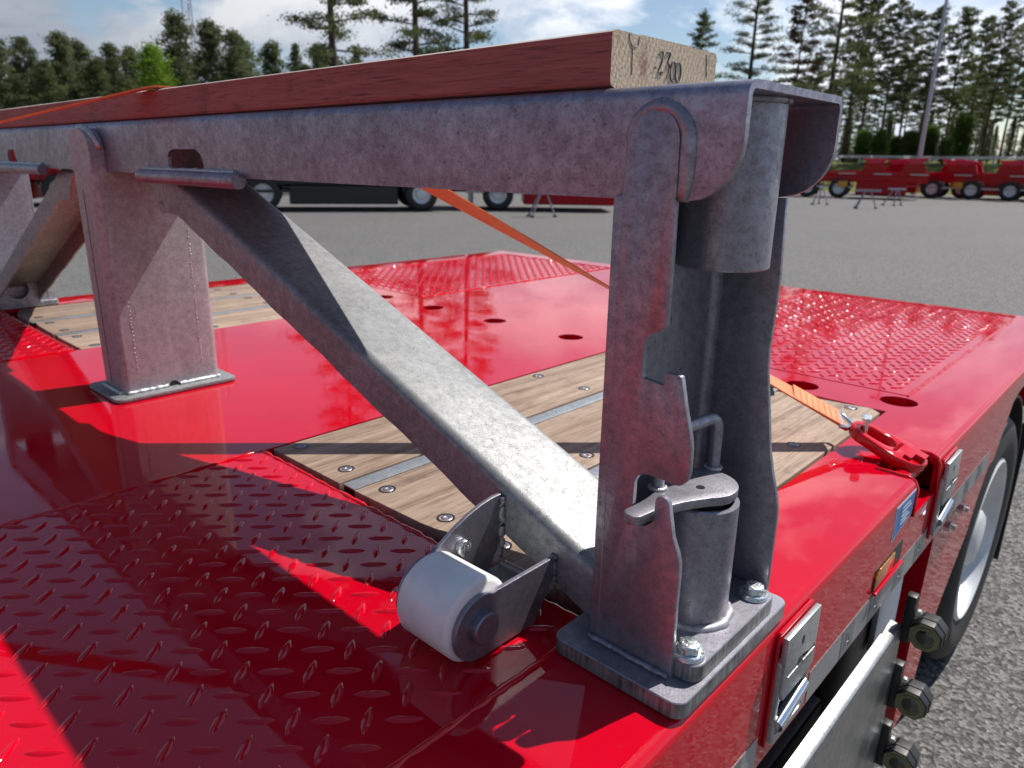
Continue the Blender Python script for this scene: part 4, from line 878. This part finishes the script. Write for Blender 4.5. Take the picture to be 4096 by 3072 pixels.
def tree_meshes(kind, seed, h):
    """kind: pine (bare stem, clumpy crown), spruce (conical, branches from low down), leafy"""
    rs = np.random.default_rng(seed); r0 = random.Random(seed); tb = B(); tris = []
    lean = (r0.uniform(-.012, .012) * h, r0.uniform(-.012, .012) * h)
    def axis(t): return Vector((lean[0] * t * t + 0.06 * math.sin(t * 5 + seed), lean[1] * t * t + 0.05 * math.cos(t * 4 + seed), h * t))
    rb = {'bushy': 0.011, 'pine': 0.0105, 'spruce': 0.012, 'leafy': 0.010, 'near': 0.0135}[kind] * h
    N = 10; tube(tb, [axis(k / N) for k in range(N + 1)], [rb * (1 - 0.86 * (k / N) ** 0.9) for k in range(N + 1)], 8)
    if kind in ('pine', 'near'): lo_, nb = 0.34 + r0.uniform(-.06, .05), 64
    elif kind == 'spruce': lo_, nb = 0.06, 110
    elif kind == 'bushy': lo_, nb = 0.10, 96
    else: lo_, nb = 0.16, 46
    if kind == 'near': lo_, nb = 0.19, 60
    for i in range(nb):
        t = lo_ + (1 - lo_) * ((i + r0.random()) / nb) * 0.985; az = i * 2.4 + r0.uniform(-.5, .5); u = (t - lo_) / (1 - lo_)
        if kind in ('pine', 'near'):
            L = h * ((0.13 if kind == 'near' else 0.15) * (1 - u) ** 0.5 + 0.02) * r0.uniform(0.5, 1.25) * (0.6 if u < 0.10 else 1); el = math.radians(-12 + 50 * u + r0.uniform(-12, 12))
        elif kind == 'bushy': L = h * (0.285 * (1 - u) ** 0.8 * (0.6 + 0.4 * min(1, u * 4)) + 0.02) * r0.uniform(0.5, 1.25); el = math.radians(-5 + 45 * u + r0.uniform(-14, 14))
        elif kind == 'spruce': L = h * (0.235 * (1 - u) ** 0.95 + 0.010) * r0.uniform(0.55, 1.2); el = math.radians(-14 + 42 * u + r0.uniform(-8, 8))
        else: L = h * 0.24 * math.sin(math.pi * min(0.97, 0.22 + 0.78 * u)) ** 0.7 * r0.uniform(0.7, 1.1); el = math.radians(25 + 35 * u)
        o_ = axis(t); d = Vector((math.cos(az) * math.cos(el), math.sin(az) * math.cos(el), math.sin(el)))
        sag = -0.10 * L if kind == 'spruce' else 0.05 * L
        def at_(s_): return o_ + d * (L * s_) + Vector((0, 0, sag * s_ * s_))
        tube(tb, [at_(0), at_(0.5), at_(0.95)], [max(0.012, rb * 0.22 * (1 - u * 0.6)), max(0.009, rb * 0.12), 0.006], 4, caps=False)
        if kind in ('pine', 'near'):
            if u < 0.12 and r0.random() < 0.4: continue
            nc = 4 + int(L / 0.42); fine = kind == 'near'
            for k in range(nc):
                s_ = r0.uniform(0.35, 1.05); c = at_(s_) + Vector((r0.uniform(-.3, .3), r0.uniform(-.3, .3), r0.uniform(-.05, .22))) * (0.5 + L * 0.12)
                tris.append(clump(rs, c, (0.34 + 0.07 * L) * r0.uniform(0.7, 1.25), 46 if fine else 18, 0.085 if fine else 0.14, 0.42))
        elif kind == 'bushy':
            for k in range(4 + int(L / 0.38)):
                s_ = r0.uniform(0.3, 1.06); c = at_(s_) + Vector((r0.uniform(-.35, .35), r0.uniform(-.35, .35), r0.uniform(-.12, .3)))
                tris.append(clump(rs, c, 0.36 + 0.06 * L, 24, 0.12, 0.6))
        elif kind == 'spruce':
            nc = 3 + int(L / 0.40)
            for k in range(nc):
                s_ = (k + 0.7) / nc; c = at_(s_) + Vector((r0.uniform(-.18, .18), r0.uniform(-.18, .18), r0.uniform(-.2, .05)))
                tris.append(clump(rs, c, 0.28 + 0.08 * L, 24, 0.13, 0.6))
        else:
            for k in range(7):
                s_ = r0.uniform(0.3, 1.08); c = at_(s_) + Vector((r0.uniform(-.4, .4), r0.uniform(-.4, .4), r0.uniform(-.3, .3)))
                tris.append(clump(rs, c, 0.5, 34, 0.10, 0.8))
    bmesh.ops.recalc_face_normals(tb, faces=tb.faces[:]); tm = bpy.data.meshes.new('trunk'); tb.to_mesh(tm); tb.free(); tm.materials.append(MATS['bark_pine']); tm.shade_smooth()
    return tm, np.concatenate(tris), h
VAR = {}
def variant(key, kind, seed, h, mat):
    tm, tr, hh = tree_meshes(kind, seed, h); VAR[key] = (tm, crown_mesh('crown', tr, mat), hh)
for k in range(3): variant(f'near{k}', 'near', 40 + k, 21 + k, 'needles_pine')
for k in range(5): variant(f'pine{k}', 'pine', 10 + k, 17.0 + 0.6 * k, 'needles_pine')
variant('brown', 'pine', 33, 18.5, 'needles_brown')
for k in range(4): variant(f'spruce{k}', 'spruce', 20 + k, 14.0 + 0.5 * k, 'needles_spruce')
for k in range(4): variant(f'bushy{k}', 'bushy', 70 + k, 12.0 + 0.6 * k, 'needles_spruce')
variant('birch', 'leafy', 51, 9.0, 'leaves_birch')
variant('shrub', 'leafy', 52, 3.4, 'leaves_shrub'); variant('shrub1', 'leafy', 53, 4.2, 'leaves_shrub')
rt = random.Random(5)
def tree(name, key, deg, d, top_el=None, label=None, cat='tree', group=None, scale=None, z=None):
    z = bank_z(deg, d) - 0.05 if z is None else z; p = polar(deg, d, z); tm, cm, h = VAR[key]
    sc = scale if scale else ((0.461 + d * math.tan(math.radians(top_el)) - z) / h if top_el else 1.0)
    r = empty(name, p, label, cat, group); r.rotation_euler = (0, 0, rt.uniform(0, 6.28)); r.scale = (sc, sc, sc)
    for nm, me in (('trunk', tm), ('crown', cm)):
        o = bpy.data.objects.new(nm, me); COL.objects.link(o); o.parent = r
    return r
# three tall pines close behind the plank
tree('tall_pine', 'near0', 146.0, 34, 24, 'tall pine with the thickest bare trunk, left of the three rising above the plank')
tree('tall_pine', 'near1', 140.1, 40, 23, 'tall pine above the plank, middle of the three dark trunks')
tree('tall_pine', 'near2', 136.4, 43, 22, 'tall pine above the plank, right of the three dark trunks')
# pines right of the plank end
tree('tall_pine', 'near1', 116.1, 62, 15.5, 'lone dark pine trunk rising just right of the numbered plank end')
tree('young_pine', 'pine2', 119.6, 66, 10.0, 'dense dark young pine touching the corner of the numbered plank end')
tree('sparse_pine', 'brown', 113.0, 66, 11.6, 'sparse brownish pine between the two dark trunks above the beam end')
tree('tall_pine', 'near2', 110.75, 60, 16, 'dark leaning pine trunk rising above the right corner of the beam end')
# stand behind the red trailers
GP = 'pines standing behind the far red trailers'
stand = [(109.4, 66, 10.8, 'pine0'), (108.5, 70, 11.0, 'pine1'), (107.2, 64, 10.2, 'pine3'), (106.1, 72, 9.6, 'pine4'), (104.9, 66, 9.7, 'pine2'), (103.4, 68, 9.5, 'pine1'), (102.2, 74, 9.0, 'pine0'), (101.2, 65, 9.6, 'pine3'), (100.2, 70, 8.6, 'pine4'), (98.8, 66, 9.8, 'pine2')]
ORD = ['first', 'second', 'third', 'fourth', 'fifth', 'sixth', 'seventh', 'eighth', 'ninth', 'tenth', 'eleventh', 'twelfth']
def side_labels(degs, ref, fmt):
    lf = sorted([d for d in degs if d > ref]); rg = sorted([d for d in degs if d <= ref], reverse=True)
    return {**{d: fmt % (ORD[i], 'left') for i, d in enumerate(lf)}, **{d: fmt % (ORD[i], 'right') for i, d in enumerate(rg)}}
SL = side_labels([q[0] for q in stand], 104.75, 'dark front-row pine behind the red trailers, %s to the %s of the lamp post')
for dg, d, el, key in stand: tree('forest_pine', key, dg, d, el, SL[dg], 'tree', GP)
for i in range(30):
    dg = 94 + 20 * (i + rt.random()) / 30; tree('forest_spruce', f'spruce{rt.randrange(4)}', dg, rt.uniform(88, 130), rt.uniform(2.2, 3.9), 'dark bushy conifer low in the shade of the wood behind the red trailers', 'tree', 'undergrowth conifers in the right-hand wood')
for i in range(20):
    dg = 96 + 17.0 * (i + rt.random()) / 20; tree('forest_pine', f'pine{rt.randrange(5)}', dg, rt.uniform(80, 120), rt.uniform(4.8, 7.4), 'thin pine deep in the shaded wood behind the front row of pines', 'tree', 'pines deep in the wood')
SHR = [(108.2, 64, 0.62, 'shrub'), (107.3, 63, 0.5, 'shrub1'), (105.4, 63.5, 0.6, 'shrub'), (104.2, 63, 0.55, 'shrub1'), (102.5, 64, 0.72, 'shrub1'), (103.3, 62, 0.45, 'shrub'), (106.2, 65, 0.5, 'shrub')]
SH = side_labels([q[0] for q in SHR], 104.75, 'fresh green shrub under the pines, %s to the %s of the lamp post')
for dg, d, sc, key in SHR:
    tree('green_shrub', key, dg, d, None, SH[dg], 'shrub', 'shrubs under the pines', sc)
# left hand wood
leftw = [(171.5, 92, 7.6, 'bushy0'), (169.6, 86, 7.4, 'pine1'), (168.0, 88, 6.9, 'bushy1'), (166.4, 84, 6.7, 'bushy2'), (164.9, 92, 6.8, 'bushy3'), (162.9, 84, 7.2, 'bushy0'), (161.9, 88, 6.8, 'bushy1'), (160.2, 84, 6.8, 'bushy2'), (159.0, 87, 6.7, 'bushy0'), (163.9, 80, 5.6, 'bushy3'), (161.0, 80, 5.9, 'bushy1')]
LS = {d: 'grey-green conifer of the dense wood, %s leftwards from the bright broadleaf tree' % ORD[i] for i, d in enumerate(sorted(q[0] for q in leftw))}
for dg, d, el, key in leftw: tree('forest_spruce', key, dg, d, el, LS[dg], 'tree', 'conifers of the left-hand wood')
for i in range(34):
    tree('forest_spruce', f'bushy{i % 4}', 150.0 + 23 * (i + rt.random()) / 34, rt.uniform(88, 115), rt.uniform(4.2, 6.0), 'grey-green conifer filling the gaps of the wood beyond the left end of the plank', 'tree', 'conifers deep in the left-hand wood')
tree('broadleaf_tree', 'birch', 157.7, 78, 6.7, 'bright yellow-green broadleaf tree left of the lattice mast')
tree('spruce_tree', 'bushy1', 156.15, 82, 8.9, 'tall conifer just left of the lattice mast')
tree('spruce_tree', 'bushy0', 154.05, 84, 8.6, 'tall conifer just right of the lattice mast')
tree('spruce_tree', 'bushy2', 152.6, 82, 8.1, 'conifer pair right of the mast, left tree with the pointed top')
tree('spruce_tree', 'bushy3', 151.9, 88, 7.6, 'conifer pair right of the mast, broader tree on the right')
tree('spruce_tree', 'bushy1', 150.0, 92, 7.6, 'small conifer left of the first tall pine trunk')
tree('spruce_tree', 'spruce3', 148.4, 92, 7.75, 'narrow small conifer standing next to the first tall pine trunk')
tree('spruce_tree', 'bushy2', 146.7, 95, 7.6, 'small conifer partly hidden behind the first tall pine trunk')
tree('spruce_tree', 'spruce2', 144.2, 95, 7.8, 'small conifer between the first and second tall pine trunks')
for i in range(10):
    tree('forest_spruce', f'spruce{i % 4}', 126 + 24 * (i + rt.random()) / 10, rt.uniform(100, 120), rt.uniform(5.2, 6.9), 'far conifer peeping low over the plank between the tall pines', 'tree', 'far conifers behind the plank')

# ------------------------------------------------------------------ lattice mast and lamp post
MA = empty('lattice_mast', polar(155.2, 150, GZ), 'slender grey lattice mast rising above the left-hand trees', 'mast')
b = B(); mp_ = polar(155.2, 150, GZ); Hm = 46; wd = lambda z: 1.15 - 0.5 * z / Hm
legs = [(math.cos(a), math.sin(a)) for a in (0.4, 2.5, 4.6)]
for cx_, sy in legs:
    b2 = B(); tube(b2, [mp_ + Vector((cx_ * wd(0), sy * wd(0), 0)), mp_ + Vector((cx_ * wd(Hm), sy * wd(Hm), Hm))], 0.10, 6); finish('mast_leg', b2, 'pole_paint', MA)
for k in range(26):
    z0, z1 = Hm * k / 26, Hm * (k + 1) / 26
    for i in range(3):
        a_, c_ = legs[i], legs[(i + 1) % 3]
        if k % 2: a_, c_ = c_, a_
        tube(b, [mp_ + Vector((a_[0] * wd(z0), a_[1] * wd(z0), z0)), mp_ + Vector((c_[0] * wd(z1), c_[1] * wd(z1), z1))], 0.045, 4, caps=False)
o = finish('mast_bracing', b, 'pole_paint', MA); o['kind'] = 'stuff'
LPn = empty('lamp_post', polar(104.7, 52, GZ), 'tall grey lamp post behind the far red trailers', 'lamp post')
pb = polar(104.7, 52, GZ); b = B(); tube(b, [pb, pb + Vector((0, 0, 3)), pb + Vector((0.0, 0, 15))], [0.15, 0.13, 0.07], 12); finish('pole', b, 'pole_paint', LPn)
b = B(); box(b, pb.x - 0.5, pb.x + 0.5, pb.y - 0.15, pb.y + 0.15, pb.z + 15, pb.z + 15.12); finish('lamp_head', b, 'pole_paint', LPn, smooth=False)
# roadside barrier on the bank
GR = empty('road_barrier', polar(105, 60, bank_z(105, 60)), 'pale steel road barrier on the grass bank under the pines', 'barrier')
n = 46; rp = [polar(94 + 20 * k / n, 61.5, bank_z(94 + 20 * k / n, 61.5) + 0.50) for k in range(n + 1)]
b = B()
for p, q in zip(rp, rp[1:]):
    v = [b.verts.new(c) for c in (p + Vector((0, 0, -0.09)), q + Vector((0, 0, -0.09)), q + Vector((0, 0, 0.09)), p + Vector((0, 0, 0.09)))]; b.faces.new(v)
bmesh.ops.solidify(b, geom=b.faces[:], thickness=0.05); finish('rail', b, 'white_paint', GR, smooth=False)
for p in rp[::3]:
    b = B(); box(b, p.x - 0.05, p.x + 0.05, p.y + 0.06, p.y + 0.16, p.z - 0.8, p.z + 0.1); finish('barrier_post', b, 'pole_paint', GR, smooth=False)

# ------------------------------------------------------------------ far trailers
def far_trailer(name, loc, rz, label, length=11.0, nw=3, col='red_far', bunks=(), wheels=None, deck=1.18, yellow=True, box_h=0, under_spans=()):
    root = empty(name, (0, 0, 0), label, 'trailer')
    for s in (-1, 1):
        b = B(); box(b, -length / 2, length / 2, s * 1.22 - 0.05, s * 1.22 + 0.05, deck - 0.20, deck); bevel(b, 0.02, 1); finish('side_rail', b, col, root, smooth=False)
        b = B(); box(b, -length / 2, length / 2, s * 0.45 - 0.08, s * 0.45 + 0.08, deck - 0.52, deck - 0.10); finish('chassis_beam', b, col, root, smooth=False)
        b = B(); box(b, -length * 0.40, length * 0.12, s * 1.16 - 0.02, s * 1.16 + 0.02, 0.52, 0.60); finish('underrun_bar', b, 'tape_line' if s < 0 and col != 'black_steel' else col, root, smooth=False)
    k = -length / 2 + 0.2
    while k < length / 2:
        b = B(); box(b, k - 0.05, k + 0.05, -1.2, 1.2, deck - 0.16, deck - 0.01); finish('cross_member', b, col, root, smooth=False); k += 0.9
    for x in (wheels or []):
        for s in (-1, 1):
            wt = empty('wheel', (x, s * 1.18, 0.49)); wt.parent = root; wt.location = (x, s * 1.18, 0.49)
            b = B(); lathe(b, [(0.27, 0.0), (0.30, 0.02 * s), (0.44, 0.015 * s), (0.485, -0.03 * s), (0.485, -0.26 * s), (0.30, -0.30 * s)], (x, s * 1.18, 0.49), 'Y', 26); finish('tyre', b, 'rubber', wt, sharp=50)
            b = B(); lathe(b, [(0.285, 0.0), (0.275, 0.012 * s), (0.262, -0.02 * s), (0.25, -0.09 * s), (0.16, -0.11 * s), (0.15, -0.05 * s), (0.09, -0.03 * s), (0, -0.03 * s)], (x, s * 1.18, 0.49), 'Y', 26); finish('rim', b, 'rim_silver', wt, sharp=50)
            b = B(); ol = [(x + 0.60 * math.cos(math.radians(12 + 156 * q / 10)), 0.49 + 0.58 * math.sin(math.radians(12 + 156 * q / 10))) for q in range(11)]; il = [(x + 0.57 * math.cos(math.radians(168 - 156 * q / 10)), 0.49 + 0.55 * math.sin(math.radians(168 - 156 * q / 10))) for q in range(11)]
            ya, yb_ = sorted((s * 0.95, s * 1.21)); prism(b, ol + il, 'Y', ya, yb_); finish('mudguard', b, 'black_plastic', root, smooth=False)
    for x, tilt in bunks:
        for s in (-1, 1):
            b = B(); prism(b, [(x - 0.55, deck), (x + 0.55, deck), (x + 0.42, deck + 0.42), (x - 0.42, deck + 0.42)], 'Y', *sorted((s * 0.95, s * 1.15))); finish('saddle_block', b, col, root, smooth=False)
            # dished saddle: filled round segment, flat edge up and tipped
            R_ = 0.66; cx0, cz0 = x, deck + 0.36 + R_
            b = B(); prism(b, [(cx0 + R_ * math.cos(math.radians(215 + tilt + 110 * k / 14)), cz0 + R_ * math.sin(math.radians(215 + tilt + 110 * k / 14))) for k in range(15)], 'Y', *sorted((s * 0.80, s * 1.24))); bevel(b, 0.02, 1, 50); finish('saddle_plate', b, 'red_saddle_sunlit', root, sharp=30)
    for s in (-1, 1):
        b = B(); box(b, -length / 2 + 0.1, length / 2 - 0.1, *sorted((s * 1.10, s * 1.17)), deck - 0.42, deck - 0.21); finish('lower_rail', b, col, root, smooth=False)
    for x0_, x1_ in under_spans:
        b = B(); box(b, x0_, x1_, -1.16, 1.16, 0.20, deck - 0.44); bevel(b, 0.03, 1); finish('under_fill', b, 'black_plastic' if col == 'black_steel' else col, root, smooth=False)  # underbody boxes; black ones also put the shade under the chassis into solid colour
    if yellow:
        for x in (-length * 0.30, length * 0.05):
            b = B(); box(b, x, x + 0.45, -1.22, -0.95, 0.55, 0.85); bevel(b, 0.03, 2); finish('chock_box', b, 'yellow_plastic', root)
    for x in (-length * 0.38,):
        for s in (-1, 1):
            b = B(); box(b, x - 0.05, x + 0.05, s * 0.9 - 0.05, s * 0.9 + 0.05, 0.06, deck - 0.1); box(b, x - 0.14, x + 0.14, s * 0.9 - 0.12, s * 0.9 + 0.12, 0.01, 0.05); finish('landing_leg', b, 'galvanised_pale', root, smooth=False)
    for x in np.linspace(-length * 0.45, length * 0.45, 6):
        b = B(); box(b, x - 0.4, x + 0.4, -1.276, -1.272, deck - 0.13, deck - 0.07); finish('reflective_tape', b, 'tape_line', root, smooth=False)
    if box_h:
        b = B(); box(b, -length / 2, length / 2, -1.2, 1.2, deck + 0.01, deck + box_h); finish('load_deck', b, col, root, smooth=False)
    root.location = loc; root.rotation_euler = (0, 0, rz); ORG[root.name] = Vector(loc); return root
far_trailer('red_trailer', (-4.4, 46.0, GZ), math.radians(4), 'far red timber trailer with curved saddles, parked right under the pines', 13.5, bunks=((-3.6, -8), (-1.55, 10), (1.2, -18), (4.6, 0)), wheels=[-5.0, -3.2, -1.5, 2.6], deck=1.32, under_spans=((-0.8, 1.8),))
far_trailer('red_trailer', (-13.2, 40.5, GZ), math.radians(16), 'far red timber trailer seen just right of the beam end', 9.0, bunks=((2.0, 0), (3.8, 8)), wheels=[-1.0, 0.5], deck=1.32, under_spans=((1.3, 3.6),))
far_trailer('red_trailer', (2.4, 50.0, GZ), math.radians(6), 'farthest red trailer at the right edge behind the saddle trailer', 9.0, bunks=((-3.0, 0), (-1.2, 14)), wheels=[-2.0, -0.6], deck=1.4)
far_trailer('red_trailer', (-9.5, 47.5, GZ), math.radians(8), 'far red trailer in the second row behind the saddle trailer', 10.0, bunks=((-2.4, 6), (0.4, -6), (3.0, 0)), wheels=[-0.5, 1.0], deck=1.35, under_spans=((2.0, 4.4), (-4.2, -1.2)))
ang = math.atan2(14.61 - 8.66, -15.66 + 19.27)
far_trailer('black_trailer', (-18.4, 12.3, GZ), ang, 'black trailer chassis with silver rims seen under the beam', 9.0, col='black_steel', wheels=[-2.6, -1.2, 3.3], yellow=False, box_h=0.9, under_spans=((-4.3, -3.3), (-0.5, 2.6)))
far_trailer('red_trailer', (-14.6, 18.4, GZ), math.radians(44), 'red trailer seen low under the beam beside the orange strap', 5.5, wheels=[-1.2], yellow=False, box_h=0.35, under_spans=((-0.4, 2.5),), deck=1.05)
far_trailer('red_trailer', (-25.5, 4.3, GZ), math.radians(62), 'red trailer half hidden behind the left brace and post', 9.0, wheels=[-3.2, 3.6], yellow=False, box_h=0.55, under_spans=((-2.4, 2.8),))
# support stands on the yard
def stand_(p, rz, label):
    r = empty('support_stand', (0, 0, 0), label, 'stand', 'support stands on the asphalt')
    for dx, dy in ((-0.35, -0.28), (-0.35, 0.28), (0.35, 0.0)):
        b = B(); tube(b, [(dx * 0.3, dy * 0.3, 0.62), (dx, dy, 0.03)], 0.025, 6); finish('leg', b, 'galvanised', r)
        b = B(); lathe(b, [(0, 0.05), (0.06, 0.045), (0.06, -0.0), (0, 0.0)], (dx, dy, 0.0), 'Z', 10); finish('foot', b, 'rubber', r)
    b = B(); box(b, -0.45, 0.45, -0.06, 0.06, 0.62, 0.70); finish('top_bar', b, 'galvanised', r, smooth=False)
    r.location = p; r.rotation_euler = (0, 0, rz)
stand_((-7.9, 29.9, GZ), 0.4, 'grey support stand nearest the camera in front of the far red trailers')
stand_((-8.0, 33.8, GZ), 1.1, 'grey support stand closer to the saddle trailer, right of the nearest stand')
stand_((-10.3, 31.6, GZ), 2.0, 'grey support stand left of the other two by the beam end')
stand_((-12.0, 15.8, GZ), 0.9, 'small grey support stand under the red trailer beside the strap')
print('scene done', len(bpy.data.objects))
